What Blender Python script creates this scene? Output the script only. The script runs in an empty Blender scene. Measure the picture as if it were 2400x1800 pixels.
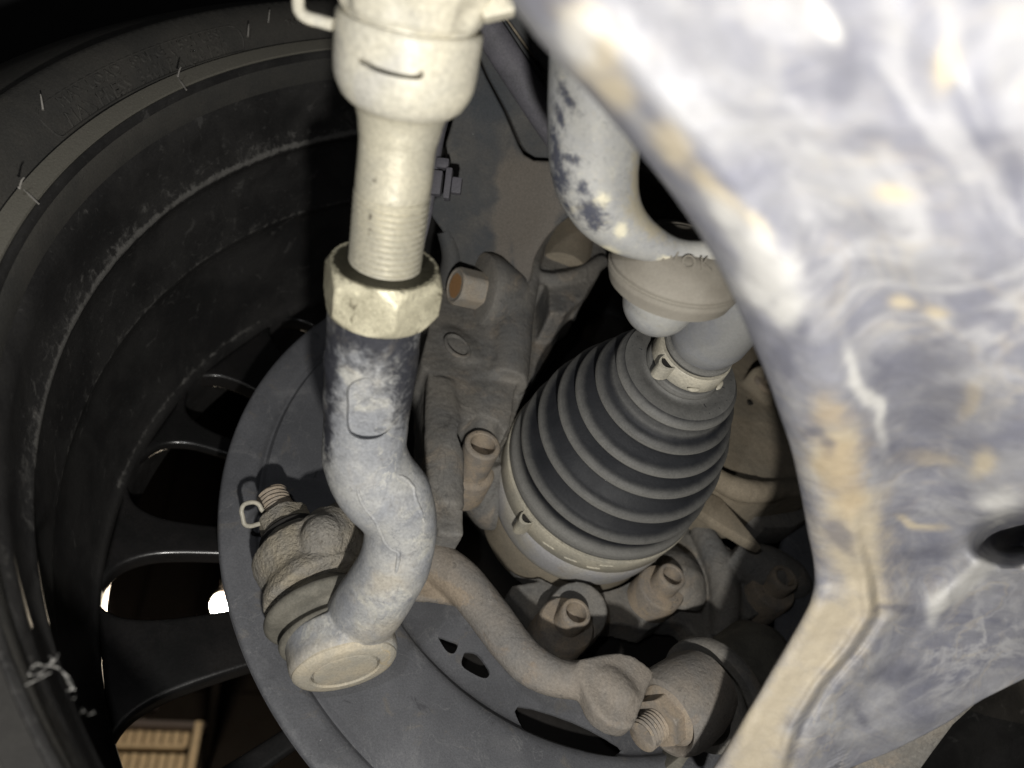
import bpy, bmesh, math, random
from mathutils import Vector, Matrix, noise
random.seed(7)
S = bpy.context.scene
COL = S.collection
V = Vector
F = 1803.0                                   # focal length in photo pixels (2400 wide)

# ---------------------------------------------------------------- camera, world, lamps
# c-space: x right, y into the picture, z up of the camera, metres, camera at the origin.
N_AX = V((-0.31186726, 0.68869844, -0.65454814)).normalized()     # wheel axis, outboard (level)
C0 = V((0.06825, 0.28773, 0.00711))                               # wheel centre at inner lip plane
_u = (V((0, 0, 1)) - N_AX * N_AX.z).normalized()
_p = math.radians(12)
UPC = (_u * math.cos(_p) + N_AX.cross(_u) * math.sin(_p)).normalized()
XC = N_AX.cross(UPC)
R3 = Matrix((XC, N_AX, UPC))
CAMH = 0.17
M = Matrix.Translation((0, 0, CAMH)) @ R3.to_4x4()

cam = bpy.data.cameras.new('camera')
cam.sensor_width = 36.0
cam.lens = 36.0 * F / 2400.0
cam.clip_start = 0.005
cam.clip_end = 200
cam.dof.use_dof = True
cam.dof.focus_distance = 0.265
cam.dof.aperture_fstop = cam.lens / 2.5
camo = bpy.data.objects.new('camera', cam)
COL.objects.link(camo)
rx, vy, uz = R3 @ V((1, 0, 0)), R3 @ V((0, 1, 0)), R3 @ V((0, 0, 1))
mm = Matrix((rx, uz, -vy)).transposed().to_4x4()
mm.translation = V((0, 0, CAMH))
camo.matrix_world = mm
S.camera = camo

w = bpy.data.worlds.new('World')
S.world = w
w.use_nodes = True
w.node_tree.nodes['Background'].inputs['Color'].default_value = (0.55, 0.62, 0.8, 1)
w.node_tree.nodes['Background'].inputs['Strength'].default_value = 0.006

S.view_settings.view_transform = 'Standard'
S.view_settings.look = 'None'
S.view_settings.exposure = 0.0
S.view_settings.gamma = 1.0


def lamp(name, c, power, rad, col):
    l = bpy.data.lights.new(name, 'POINT')
    l.energy = power
    l.shadow_soft_size = rad
    l.color = col
    o = bpy.data.objects.new(name, l)
    o.location = M @ V(c)
    COL.objects.link(o)
    return o


lamp('torch_light', (0.016, -0.020, -0.076), 3.4, 0.004, (1.0, 0.97, 0.91))
lamp('phone_flash', (-0.030, -0.025, 0.050), 0.50, 0.004, (0.97, 0.98, 1.0))


# ---------------------------------------------------------------- helpers
def P(px, py, d):
    return V(((px - 1200) / F * d, d, (900 - py) / F * d))


def PO(px, py, o):
    r = V(((px - 1200) / F, 1.0, (900 - py) / F))
    c = C0 + N_AX * o
    return r * (c.dot(N_AX) / r.dot(N_AX))


def PXR(p):                                   # metres per photo pixel at p
    return p.y / F


def frame(ax, ref=None):
    ax = ax.normalized()
    if ref is None:
        ref = V((0, 0, 1)) if abs(ax.z) < 0.9 else V((1, 0, 0))
    a = (ref - ax * ref.dot(ax)).normalized()
    return a, ax.cross(a)


E2, E1 = frame(N_AX)
E1 = -(N_AX.cross(E2))
E1 = E2.cross(N_AX) if E2.cross(N_AX).x > 0 else N_AX.cross(E2)
if E1.x > 0:
    E1 = -E1                                  # angle 0 = picture left, 90 = picture up


def WP(o, r, ang):                            # wheel cylinder coordinates (degrees)
    a = math.radians(ang)
    return C0 + N_AX * o + E1 * (r * math.cos(a)) + E2 * (r * math.sin(a))


def spline(pts, n):
    """Catmull-Rom through tuples of numbers, n steps per span."""
    out = []
    m = len(pts)
    for i in range(m - 1):
        p0, p1, p2, p3 = pts[max(i - 1, 0)], pts[i], pts[i + 1], pts[min(i + 2, m - 1)]
        for k in range(n):
            t = k / n
            out.append(tuple(0.5 * ((2 * b) + (c - a) * t + (2 * a - 5 * b + 4 * c - d) * t * t
                                    + (-a + 3 * b - 3 * c + d) * t ** 3) for a, b, c, d in zip(p0, p1, p2, p3)))
    out.append(tuple(pts[-1]))
    return out


def sweep(bm, path, radii, seg=28, flat=None, wob=0.0, wscale=80.0, cap=True):
    """tube along c-space points; flat = (direction, factor) squashes the section."""
    n = len(path)
    rings = []
    t0 = (path[1] - path[0]).normalized()
    a, b = frame(t0)
    for i in range(n):
        t = (path[min(i + 1, n - 1)] - path[max(i - 1, 0)]).normalized()
        a = (a - t * a.dot(t)).normalized()
        b = t.cross(a)
        ring = []
        for k in range(seg):
            th = 2 * math.pi * k / seg
            off = a * math.cos(th) * radii[i] + b * math.sin(th) * radii[i]
            if flat:
                off -= flat[0] * off.dot(flat[0]) * (1 - flat[1])
            p = path[i] + off
            if wob:
                p += off.normalized() * wob * noise.noise(p * wscale)
            ring.append(bm.verts.new(p))
        rings.append(ring)
    for i in range(n - 1):
        for k in range(seg):
            k2 = (k + 1) % seg
            bm.faces.new((rings[i][k], rings[i][k2], rings[i + 1][k2], rings[i + 1][k]))
    if cap:
        bm.faces.new(rings[0][::-1])
        bm.faces.new(rings[-1])
    return rings


def tube(bm, pts, radii=None, seg=28, sub=8, **k):
    """pts: list of (Vector, radius)."""
    raw = [(p.x, p.y, p.z, r) for p, r in pts]
    sm = spline(raw, sub) if sub > 1 else raw
    return sweep(bm, [V(q[:3]) for q in sm], [max(q[3], 1e-5) for q in sm], seg, **k)


def lathe(bm, prof, org, ax, seg=64, rf=None, close=False, caps=True, ref=None, a0=0.0, a1=360.0):
    """prof: (offset, radius). rf(theta, i, o, r) -> radius."""
    ax = ax.normalized()
    a, b = frame(ax, ref)
    full = abs(a1 - a0) >= 359.9
    ns = seg if full else seg + 1
    rings = []
    for i, (o, r) in enumerate(prof):
        ring = []
        for k in range(ns):
            th = math.radians(a0) + math.radians(a1 - a0) * k / seg
            rr = rf(th, i, o, r) if rf else r
            ring.append(bm.verts.new(org + ax * o + (a * math.cos(th) + b * math.sin(th)) * rr))
        rings.append(ring)
    m = len(prof)
    fs = []
    for i in range(m if close else m - 1):
        A, B = rings[i], rings[(i + 1) % m]
        for k in range(seg):
            k2 = (k + 1) % ns
            if not full and k + 1 >= ns:
                continue
            fs.append((bm.faces.new((A[k], B[k], B[k2], A[k2])), i))
    if caps and not close and full:
        bm.faces.new(rings[0])
        bm.faces.new(rings[-1][::-1])
    return rings, fs


def hexrf(R, cham0=None, cham1=None, ph=0.0):
    """hexagon of corner radius R, corners chamfered by cones (o, r, slope)."""
    def f(th, i, o, r):
        t = ((th + ph) % (math.pi / 3)) - math.pi / 6
        h = R * math.cos(math.pi / 6) / math.cos(t)
        return min(h, r)
    return f


def prism(bm, pts, d):
    """ngon of c-space points pushed by vector d."""
    A = [bm.verts.new(p) for p in pts]
    B = [bm.verts.new(p + d) for p in pts]
    n = len(pts)
    bm.faces.new(A)
    bm.faces.new(B[::-1])
    for i in range(n):
        j = (i + 1) % n
        bm.faces.new((A[i], B[i], B[j], A[j]))


def pprism(bm, px, o0, o1):
    """picture outline laid on the wheel-axis plane at o0, thick to o1."""
    prism(bm, [PO(x, y, o0) for x, y in px], N_AX * (o1 - o0))


def plate(outline, nrm, thick, holes=(), bev=0.0008, sub=0):
    """flat plate with holes (c-space points on one plane); returns bmesh in c-space."""
    nrm = nrm.normalized()
    a, b = frame(nrm)
    org = outline[0]
    cu = bpy.data.curves.new('plate', 'CURVE')
    cu.dimensions = '2D'
    cu.fill_mode = 'BOTH'
    cu.extrude = max(thick / 2 - bev, 1e-5)
    cu.bevel_depth = bev
    cu.bevel_resolution = 2
    cu.offset = -bev
    for loop in [outline] + list(holes):
        sp = cu.splines.new('POLY')
        sp.points.add(len(loop) - 1)
        for q, p in zip(sp.points, loop):
            dlt = p - org
            q.co = (dlt.dot(a), dlt.dot(b), 0, 1)
        sp.use_cyclic_u = True
    o = bpy.data.objects.new('plate', cu)
    me = bpy.data.meshes.new_from_object(o)
    bm = bmesh.new()
    bm.from_mesh(me)
    Mx = Matrix((a, b, nrm)).transposed().to_4x4()
    Mx.translation = org
    bmesh.ops.transform(bm, matrix=Mx, verts=bm.verts)
    bpy.data.objects.remove(o)
    bpy.data.curves.remove(cu)
    bpy.data.meshes.remove(me)
    return bm


def rounded(px, n=6):
    """smooth a closed pixel loop."""
    m = len(px)
    ext = [px[-1]] + list(px) + [px[0], px[1]]
    sm = spline(ext, n)
    return sm[n:n + m * n]


def cast(bm, voxel=0.0011, it=4, fac=0.5):
    """fuse overlapping solids into one cast-looking skin."""
    bmesh.ops.recalc_face_normals(bm, faces=bm.faces)
    me = bpy.data.meshes.new('cast')
    bm.to_mesh(me)
    bm.free()
    o = bpy.data.objects.new('cast', me)
    COL.objects.link(o)
    r = o.modifiers.new('r', 'REMESH')
    r.mode = 'VOXEL'
    r.voxel_size = voxel
    s = o.modifiers.new('s', 'SMOOTH')
    s.factor = fac
    s.iterations = it
    dg = bpy.context.evaluated_depsgraph_get()
    dg.update()
    m2 = bpy.data.meshes.new_from_object(o.evaluated_get(dg))
    out = bmesh.new()
    out.from_mesh(m2)
    bpy.data.objects.remove(o)
    bpy.data.meshes.remove(me)
    bpy.data.meshes.remove(m2)
    return out


def roughen(bm, amp, sc, amp2=0.0, sc2=1.0):
    bm.normal_update()
    mv = []
    for v in bm.verts:
        mv.append(v.normal * (amp * noise.noise(v.co * sc) + amp2 * noise.noise(v.co * sc2)))
    for v, d in zip(bm.verts, mv):
        v.co += d


def thing(name, label, cat, c, group=None):
    o = bpy.data.objects.new(name, None)
    o.empty_display_size = 0.01
    o.location = M @ V(c)
    COL.objects.link(o)
    o['label'] = label
    o['category'] = cat
    if group:
        o['group'] = group
    return o


WLOC = {}


def wloc(o):
    p = V((0, 0, 0))
    while o:
        p = p + o.location
        o = o.parent
    return p


def link(name, bm, mat, parent=None, smooth=True, ang=40, world=False, attr=None, recalc=True):
    if recalc:
        bmesh.ops.recalc_face_normals(bm, faces=bm.faces)
    base = wloc(parent) if parent else V((0, 0, 0))
    if not world:
        bmesh.ops.transform(bm, matrix=Matrix.Translation(-base) @ M, verts=bm.verts)
    else:
        bmesh.ops.transform(bm, matrix=Matrix.Translation(-base), verts=bm.verts)
    me = bpy.data.meshes.new(name)
    bm.to_mesh(me)
    bm.free()
    if smooth:
        me.polygons.foreach_set('use_smooth', [True] * len(me.polygons))
        me.set_sharp_from_angle(angle=math.radians(ang))
    me.materials.append(mat)
    o = bpy.data.objects.new(name, me)
    COL.objects.link(o)
    if parent:
        o.parent = parent
    return o


def tag(o, label, cat, group=None):
    o['label'] = label
    o['category'] = cat
    if group:
        o['group'] = group
    return o


# ---------------------------------------------------------------- materials
def mat(name, c0, c1, scale=60, rough=0.7, bump=0.25, bscale=500, spots=(), attrs=(), metal=0.0,
        spec=0.35, coat=0.0, dist=0.4, contrast=(0.35, 0.65), grain=0.25, stretch=None, bdist=0.0006, veins=(), soft=False):
    m = bpy.data.materials.new(name)
    m.use_nodes = True
    nt = m.node_tree
    ns, L = nt.nodes, nt.links
    bs = ns['Principled BSDF']
    tc = ns.new('ShaderNodeTexCoord')
    src = tc.outputs['Object']
    if stretch:
        mp = ns.new('ShaderNodeMapping')
        mp.inputs['Rotation'].default_value = stretch[0]
        mp.inputs['Scale'].default_value = stretch[1]
        L.new(src, mp.inputs[0])
        src = mp.outputs[0]

    def nz(sc, det=5, ro=0.6, di=0.0, s=None):
        t = ns.new('ShaderNodeTexNoise')
        t.inputs['Scale'].default_value = sc
        t.inputs['Detail'].default_value = det
        t.inputs['Roughness'].default_value = ro
        t.inputs['Distortion'].default_value = di
        L.new(s or src, t.inputs['Vector'])
        return t.outputs['Fac']

    def step(fac, a, b):
        r = ns.new('ShaderNodeMapRange')
        r.interpolation_type = 'SMOOTHSTEP'
        r.inputs['From Min'].default_value = a
        r.inputs['From Max'].default_value = b
        L.new(fac, r.inputs['Value'])
        return r.outputs['Result']

    def mix(fac, a, b, mode='MIX'):
        x = ns.new('ShaderNodeMix')
        x.data_type = 'RGBA'
        x.blend_type = mode
        if isinstance(fac, (int, float)):
            x.inputs['Factor'].default_value = fac
        else:
            L.new(fac, x.inputs['Factor'])
        for s_, v_ in ((6, a), (7, b)):
            if isinstance(v_, tuple):
                x.inputs[s_].default_value = (*v_, 1)
            else:
                L.new(v_, x.inputs[s_])
        return x.outputs[2]

    def mul(a, b):
        x = ns.new('ShaderNodeMath')
        x.operation = 'MULTIPLY'
        for s_, v_ in ((0, a), (1, b)):
            if isinstance(v_, (int, float)):
                x.inputs[s_].default_value = v_
            else:
                L.new(v_, x.inputs[s_])
        return x.outputs[0]

    col = mix(step(nz(scale, 6, 0.62, dist), *contrast), c0, c1)
    for (c, sc, lo, hi, amt) in spots:
        col = mix(mul(step(nz(sc, 8, 0.65, 0.8), lo, hi), amt), col, c)
    for (c, sc, wdt, di, amt) in veins:        # thin wandering streaks of dried salt or grime
        a_ = ns.new('ShaderNodeMath')
        a_.operation = 'SUBTRACT'
        L.new(nz(sc, 5, 0.55, di), a_.inputs[0])
        a_.inputs[1].default_value = 0.5
        b_ = ns.new('ShaderNodeMath')
        b_.operation = 'ABSOLUTE'
        L.new(a_.outputs[0], b_.inputs[0])
        s_ = ns.new('ShaderNodeMapRange')
        s_.interpolation_type = 'SMOOTHSTEP'
        s_.inputs['From Min'].default_value = 0.0
        s_.inputs['From Max'].default_value = wdt
        s_.inputs['To Min'].default_value = 1.0
        s_.inputs['To Max'].default_value = 0.0
        L.new(b_.outputs[0], s_.inputs['Value'])
        col = mix(mul(mul(s_.outputs[0], step(nz(sc * 0.6, 3), 0.42, 0.62)), amt), col, c)
    for (an, c, sc, amt, *na) in attrs:        # stain and painted light masks stored on the mesh
        na = na[0] if na else 1.3
        wd = na * 0.25 + 0.05 if na < 1.2 else 0.2
        if na < 0.6:
            wd = 0.5
        if soft:
            wd = 0.48
        at = ns.new('ShaderNodeAttribute')
        at.attribute_name = an
        k = ns.new('ShaderNodeMath')
        k.operation = 'ADD'
        L.new(at.outputs['Fac'], k.inputs[0])
        q = ns.new('ShaderNodeMath')
        q.operation = 'MULTIPLY_ADD'
        L.new(nz(sc, 7, 0.65, 0.5), q.inputs[0])
        q.inputs[1].default_value = na
        q.inputs[2].default_value = -na / 2
        L.new(q.outputs[0], k.inputs[1])
        col = mix(mul(step(k.outputs[0], 0.5 - wd, 0.5 + wd), amt), col, c)
    g = nz(bscale * 1.7, 4, 0.7)
    gr = ns.new('ShaderNodeMapRange')
    gr.inputs['From Min'].default_value = 0.25
    gr.inputs['From Max'].default_value = 0.75
    gr.inputs['To Min'].default_value = 1 - grain
    gr.inputs['To Max'].default_value = 1 + grain
    L.new(g, gr.inputs['Value'])
    cc = ns.new('ShaderNodeVectorMath')
    cc.operation = 'SCALE'
    L.new(col, cc.inputs[0])
    L.new(gr.outputs[0], cc.inputs['Scale'])
    L.new(cc.outputs[0], bs.inputs['Base Color'])
    bs.inputs['Metallic'].default_value = metal
    bs.inputs['Specular IOR Level'].default_value = spec
    bs.inputs['Coat Weight'].default_value = coat
    bs.inputs['Coat Roughness'].default_value = 0.12
    rr = ns.new('ShaderNodeMapRange')
    rr.inputs['To Min'].default_value = max(rough - 0.12, 0.05)
    rr.inputs['To Max'].default_value = min(rough + 0.15, 1.0)
    L.new(nz(scale * 2.3, 4), rr.inputs['Value'])
    L.new(rr.outputs[0], bs.inputs['Roughness'])
    if bump:
        b1 = ns.new('ShaderNodeBump')
        b1.inputs['Strength'].default_value = bump
        b1.inputs['Distance'].default_value = bdist
        L.new(nz(bscale, 6, 0.65), b1.inputs['Height'])
        L.new(b1.outputs[0], bs.inputs['Normal'])
    return m


def emit(name, c, s):
    m = bpy.data.materials.new(name)
    m.use_nodes = True
    b = m.node_tree.nodes['Principled BSDF']
    b.inputs['Base Color'].default_value = (0.8, 0.8, 0.8, 1)
    b.inputs['Emission Color'].default_value = (*c, 1)
    b.inputs['Emission Strength'].default_value = s
    return m


m_tyre = mat('tyre_rubber', (0.045, 0.044, 0.041), (0.060, 0.057, 0.051), 40, 0.75, 0.3, 900, spec=0.2)
m_bead = mat('dusty_bead_rubber', (0.024, 0.023, 0.022), (0.03, 0.029, 0.027), 60, 0.85, 0.3, 900, spec=0.15, grain=0.18,
             attrs=[('dust', (0.135, 0.128, 0.108), 160, 1.0, 0.5)])
m_rim = mat('dirty_black_paint', (0.020, 0.0195, 0.0195), (0.036, 0.035, 0.034), 30, 0.40, 0.2, 700, coat=0.1,
            spots=[((0.085, 0.083, 0.080), 120, 0.60, 0.68, 0.55), ((0.06, 0.058, 0.056), 420, 0.62, 0.70, 0.6)],
            attrs=[('dust', (0.17, 0.165, 0.155), 260, 0.75)])
m_spoke = mat('black_spoke_paint', (0.010, 0.010, 0.010), (0.016, 0.015, 0.015), 40, 0.3, 0.1, 600, coat=0.3)
m_shield = mat('grey_zinc_shield', (0.128, 0.130, 0.140), (0.088, 0.090, 0.098), 18, 0.55, 0.3, 900,
               veins=[((0.24, 0.24, 0.24), 60, 0.012, 0.6, 0.25)],
               spots=[((0.20, 0.20, 0.205), 45, 0.54, 0.72, 0.5), ((0.16, 0.145, 0.125), 90, 0.58, 0.70, 0.5), ((0.5, 0.5, 0.5), 700, 0.71, 0.74, 0.8), ((0.04, 0.04, 0.045), 130, 0.62, 0.70, 0.5)], spec=0.3)
m_cast = mat('dusty_cast_iron', (0.195, 0.181, 0.160), (0.132, 0.130, 0.126), 26, 0.85, 0.6, 600,
             spots=[((0.29, 0.24, 0.185), 45, 0.52, 0.70, 0.6), ((0.07, 0.066, 0.062), 110, 0.60, 0.72, 0.55), ((0.30, 0.28, 0.25), 420, 0.62, 0.70, 0.5)], veins=[((0.08, 0.075, 0.07), 60, 0.02, 0.8, 0.5)])
m_arm = mat('brown_grey_forging', (0.215, 0.188, 0.158), (0.165, 0.158, 0.15), 24, 0.85, 0.7, 650,
            spots=[((0.25, 0.185, 0.125), 40, 0.54, 0.68, 0.7), ((0.28, 0.26, 0.235), 130, 0.60, 0.70, 0.5), ((0.07, 0.065, 0.06), 300, 0.60, 0.68, 0.5)],
            attrs=[('rust', (0.27, 0.215, 0.155), 200, 0.7, 1.8)])
m_boss = mat('gritty_cast_boss', (0.33, 0.29, 0.22), (0.25, 0.235, 0.21), 50, 0.95, 1.0, 800,
             spots=[((0.12, 0.108, 0.09), 330, 0.56, 0.68, 0.7), ((0.42, 0.37, 0.28), 500, 0.62, 0.70, 0.5)], bdist=0.0016)
m_bluebr = mat('blue_grey_bracket', (0.050, 0.056, 0.064), (0.080, 0.079, 0.077), 26, 0.7, 0.3, 700,
               spots=[((0.135, 0.125, 0.11), 40, 0.52, 0.68, 0.6), ((0.5, 0.5, 0.5), 600, 0.72, 0.75, 0.7)],
               attrs=[('dust', (0.15, 0.132, 0.112), 60, 0.85)])
m_rod = mat('zinc_plated_rod', (0.47, 0.44, 0.345), (0.38, 0.36, 0.295), 60, 0.42, 0.3, 700, metal=0.25,
            spots=[((0.12, 0.11, 0.085), 150, 0.635, 0.665, 0.85), ((0.30, 0.285, 0.24), 60, 0.56, 0.70, 0.55), ((0.10, 0.09, 0.07), 500, 0.69, 0.72, 0.8), ((0.58, 0.555, 0.46), 90, 0.55, 0.7, 0.6)])
m_collar = mat('pale_plastic_collar', (0.53, 0.495, 0.395), (0.43, 0.41, 0.345), 60, 0.36, 0.15, 500,
               spots=[((0.36, 0.35, 0.325), 60, 0.53, 0.68, 0.6), ((0.22, 0.205, 0.17), 240, 0.66, 0.71, 0.6)])
m_nut = mat('worn_zinc_nut', (0.62, 0.58, 0.43), (0.42, 0.39, 0.285), 120, 0.40, 0.5, 800, metal=0.3,
            spots=[((0.10, 0.088, 0.058), 220, 0.58, 0.66, 0.8), ((0.14, 0.125, 0.085), 700, 0.62, 0.68, 0.6)],
            attrs=[('oil', (0.026, 0.024, 0.016), 420, 0.95, 1.5)])
m_shank = mat('scuffed_black_shank', soft=True, c0=(0.225, 0.232, 0.247), c1=(0.325, 0.324, 0.315), scale=70, rough=0.55, bump=0.3, bscale=700,
              spots=[((0.42, 0.41, 0.365), 110, 0.56, 0.68, 0.6), ((0.17, 0.178, 0.20), 75, 0.58, 0.72, 0.7),
                     ((0.55, 0.54, 0.50), 300, 0.66, 0.73, 0.6)],
              veins=[((0.45, 0.44, 0.40), 55, 0.016, 1.0, 0.7), ((0.13, 0.135, 0.15), 80, 0.02, 1.2, 0.5)], attrs=[('paint', (0.030, 0.031, 0.038), 330, 1.0, 1.9), ('tan', (0.37, 0.33, 0.26), 150, 0.6, 1.8)])
m_cap = mat('dusty_tan_cap', (0.43, 0.38, 0.29), (0.36, 0.335, 0.28), 90, 0.8, 0.35, 800,
            spots=[((0.47, 0.37, 0.22), 130, 0.6, 0.68, 0.6)])
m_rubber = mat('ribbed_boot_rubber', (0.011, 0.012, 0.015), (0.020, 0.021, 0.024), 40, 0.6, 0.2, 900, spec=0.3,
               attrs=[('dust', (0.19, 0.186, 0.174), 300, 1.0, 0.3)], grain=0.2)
m_bootr = mat('dusty_black_boot', (0.10, 0.095, 0.08), (0.16, 0.15, 0.125), 90, 0.8, 0.3, 800)
m_clamp = mat('pale_steel_band', (0.47, 0.435, 0.35), (0.36, 0.34, 0.285), 80, 0.42, 0.2, 700,
              spots=[((0.20, 0.18, 0.14), 200, 0.62, 0.70, 0.6)])
m_cup = mat('grey_joint_cup', (0.37, 0.365, 0.37), (0.42, 0.395, 0.34), 50, 0.6, 0.2, 700,
            spots=[((0.36, 0.29, 0.22), 90, 0.62, 0.70, 0.5)])
m_shaft = mat('grey_axle_shaft', (0.20, 0.207, 0.228), (0.24, 0.24, 0.235), 40, 0.55, 0.12, 600, grain=0.1)
m_brown = mat('brown_dusty_housing', (0.25, 0.21, 0.155), (0.20, 0.175, 0.135), 30, 0.9, 0.4, 700,
              spots=[((0.31, 0.265, 0.20), 50, 0.55, 0.7, 0.5)])
m_bush = mat('taupe_rubber_bushing', (0.185, 0.168, 0.14), (0.22, 0.203, 0.172), 50, 0.75, 0.15, 900, grain=0.1,
             spots=[((0.36, 0.34, 0.29), 260, 0.66, 0.74, 0.5)])
m_eye = mat('grey_painted_eye', (0.25, 0.254, 0.26), (0.32, 0.318, 0.302), 45, 0.55, 0.15, 500, soft=True, grain=0.08,
            spots=[((0.46, 0.42, 0.30), 60, 0.62, 0.74, 0.6)],
            attrs=[('scuff', (0.03, 0.034, 0.055), 560, 0.92, 2.0), ('tan', (0.60, 0.56, 0.42), 400, 0.85, 1.6), ('rust', (0.36, 0.31, 0.20), 500, 0.6, 1.8)])
m_frame = mat('salty_grey_subframe', (0.135, 0.138, 0.168), (0.235, 0.235, 0.246), 20, 0.52, 0.3, 260, dist=2.2,
              contrast=(0.32, 0.68), grain=0.08, spec=0.35, soft=True,
              spots=[((0.105, 0.107, 0.135), 30, 0.56, 0.82, 0.5), ((0.27, 0.266, 0.262), 60, 0.55, 0.75, 0.6), ((0.08, 0.075, 0.07), 380, 0.65, 0.72, 0.45)],
              veins=[((0.38, 0.376, 0.376), 16, 0.05, 2.0, 0.5), ((0.33, 0.326, 0.33), 40, 0.05, 1.4, 0.38), ((0.13, 0.13, 0.155), 30, 0.04, 2.2, 0.3), ((0.36, 0.31, 0.22), 40, 0.03, 1.2, 0.22)],
              attrs=[('tan', (0.40, 0.345, 0.25), 120, 0.85, 1.0), ('rust', (0.34, 0.265, 0.165), 150, 0.6, 1.2),
                     ('scuff', (0.085, 0.087, 0.112), 130, 0.65, 1.1), ('white_and_glare', (0.52, 0.51, 0.485), 110, 0.75, 1.0)], bdist=0.0012)
m_rust = mat('rusty_bolt_steel', (0.36, 0.31, 0.25), (0.31, 0.29, 0.26), 120, 0.7, 0.3, 800,
             attrs=[('rust', (0.42, 0.22, 0.085), 300, 0.9, 1.6)])
m_bolt = mat('dusty_bolt_steel', (0.30, 0.245, 0.185), (0.20, 0.18, 0.158), 90, 0.75, 0.3, 800,
             spots=[((0.36, 0.28, 0.18), 120, 0.58, 0.68, 0.6), ((0.09, 0.08, 0.07), 300, 0.60, 0.68, 0.6)])
m_hole = mat('black_recess_fill', (0.012, 0.011, 0.010), (0.02, 0.018, 0.016), 90, 0.8, 0.2, 800)  # black fill, stands in for the shade inside holes and gaps
m_dark = mat('black_liner_plastic', (0.010, 0.011, 0.012), (0.014, 0.014, 0.015), 20, 0.8, 0.2, 300)
m_disc = mat('shade_dark_brake_disc', (0.012, 0.011, 0.010), (0.016, 0.014, 0.013), 60, 0.6, 0.2, 500)  # near black colour stands in for the shadow behind the shield
m_wood = mat('tan_door_board', (0.78, 0.64, 0.45), (0.72, 0.58, 0.40), 6, 0.7, 0.2, 60)
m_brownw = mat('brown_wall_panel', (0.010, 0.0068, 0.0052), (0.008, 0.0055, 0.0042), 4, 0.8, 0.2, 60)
m_greyrail = mat('mauve_grey_beam', (0.17, 0.15, 0.155), (0.15, 0.13, 0.135), 5, 0.7, 0.2, 60)
m_asph = mat('asphalt', (0.05, 0.05, 0.052), (0.04, 0.04, 0.041), 8, 0.9, 0.5, 90, bdist=0.004)
m_web = mat('cobweb_silk', (0.24, 0.235, 0.22), (0.18, 0.175, 0.165), 90, 0.8, 0.0)
m_hair = mat('grey_rubber_hair', (0.22, 0.21, 0.19), (0.18, 0.17, 0.16), 60, 0.7, 0.0)
m_hose = mat('mauve_grey_cable', (0.135, 0.13, 0.15), (0.10, 0.098, 0.112), 60, 0.6, 0.2, 700)
m_lamp = emit('lamp_bulb_glow', (1.0, 0.80, 0.60), 22.0)
m_halo = emit('lamp_halo_glow', (1.0, 0.55, 0.35), 1.0)  # faint glow added to imitate the lens halo round the bulb
_nt = m_halo.node_tree
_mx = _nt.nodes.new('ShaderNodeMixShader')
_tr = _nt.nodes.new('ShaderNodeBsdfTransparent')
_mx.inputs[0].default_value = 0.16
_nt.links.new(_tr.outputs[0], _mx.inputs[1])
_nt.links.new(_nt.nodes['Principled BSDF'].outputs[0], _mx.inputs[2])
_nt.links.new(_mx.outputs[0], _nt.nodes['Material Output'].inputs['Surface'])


def attr_fill(o, name, fn):
    """float attribute from a c-space function."""
    me = o.data
    a = me.attributes.new(name, 'FLOAT', 'POINT')
    Mi = M.inverted() @ Matrix.Translation(wloc(o.parent) if o.parent else V((0, 0, 0)))
    a.data.foreach_set('value', [fn(Mi @ v.co) for v in me.vertices])


def pix(p):
    return 1200 + F * p.x / p.y, 900 - F * p.z / p.y


def PL(px, py, q, nrm):
    r = V(((px - 1200) / F, 1.0, (900 - py) / F))
    return r * (q.dot(nrm) / r.dot(nrm))


def blobs(lst, warp=0.0):
    """stain and tone patches given as (x, y, rx, ry, angle) in surface neighbourhoods of the photo."""
    def f(p):
        x, y = pix(p)
        if warp:
            q = noise.noise_vector(p * 45) + noise.noise_vector(p * 130) * 0.6
            x, y = x + warp * q.x, y + warp * q.y
        b = 0.0
        for (cx, cy, rx_, ry_, an) in lst:
            dx, dy = x - cx, y - cy
            if abs(dx) > 3 * max(rx_, ry_) or abs(dy) > 3 * max(rx_, ry_):
                continue
            ca, sa = math.cos(math.radians(an)), math.sin(math.radians(an))
            u, v = (dx * ca + dy * sa) / rx_, (-dx * sa + dy * ca) / ry_
            b = max(b, math.exp(-(u * u + v * v) * 0.7))
        return b
    return f


NUTPH = 33
SOLID = 0.0025
LETA = 0.0
LETS = 1.0

def stru(o):
    o['kind'] = 'structure'
    return o


def box(bm, c, x, y, z):
    """box with centre c and full-size edge vectors."""
    vs = [bm.verts.new(c + x * i / 2 + y * j / 2 + z * k / 2) for i in (-1, 1) for j in (-1, 1) for k in (-1, 1)]
    for f in ((0, 1, 3, 2), (4, 6, 7, 5), (0, 4, 5, 1), (2, 3, 7, 6), (0, 2, 6, 4), (1, 5, 7, 3)):
        bm.faces.new([vs[i] for i in f])


def boolean(bm, cutter):
    ms = []
    for b in (bm, cutter):
        bmesh.ops.recalc_face_normals(b, faces=b.faces)
        me = bpy.data.meshes.new('b')
        b.to_mesh(me)
        b.free()
        o = bpy.data.objects.new('b', me)
        COL.objects.link(o)
        ms.append(o)
    md = ms[0].modifiers.new('b', 'BOOLEAN')
    md.operation = 'DIFFERENCE'
    md.object = ms[1]
    md.solver = 'EXACT'
    dg = bpy.context.evaluated_depsgraph_get()
    dg.update()
    m2 = bpy.data.meshes.new_from_object(ms[0].evaluated_get(dg))
    out = bmesh.new()
    out.from_mesh(m2)
    for o in ms:
        me = o.data
        bpy.data.objects.remove(o)
        bpy.data.meshes.remove(me)
    bpy.data.meshes.remove(m2)
    return out


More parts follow.
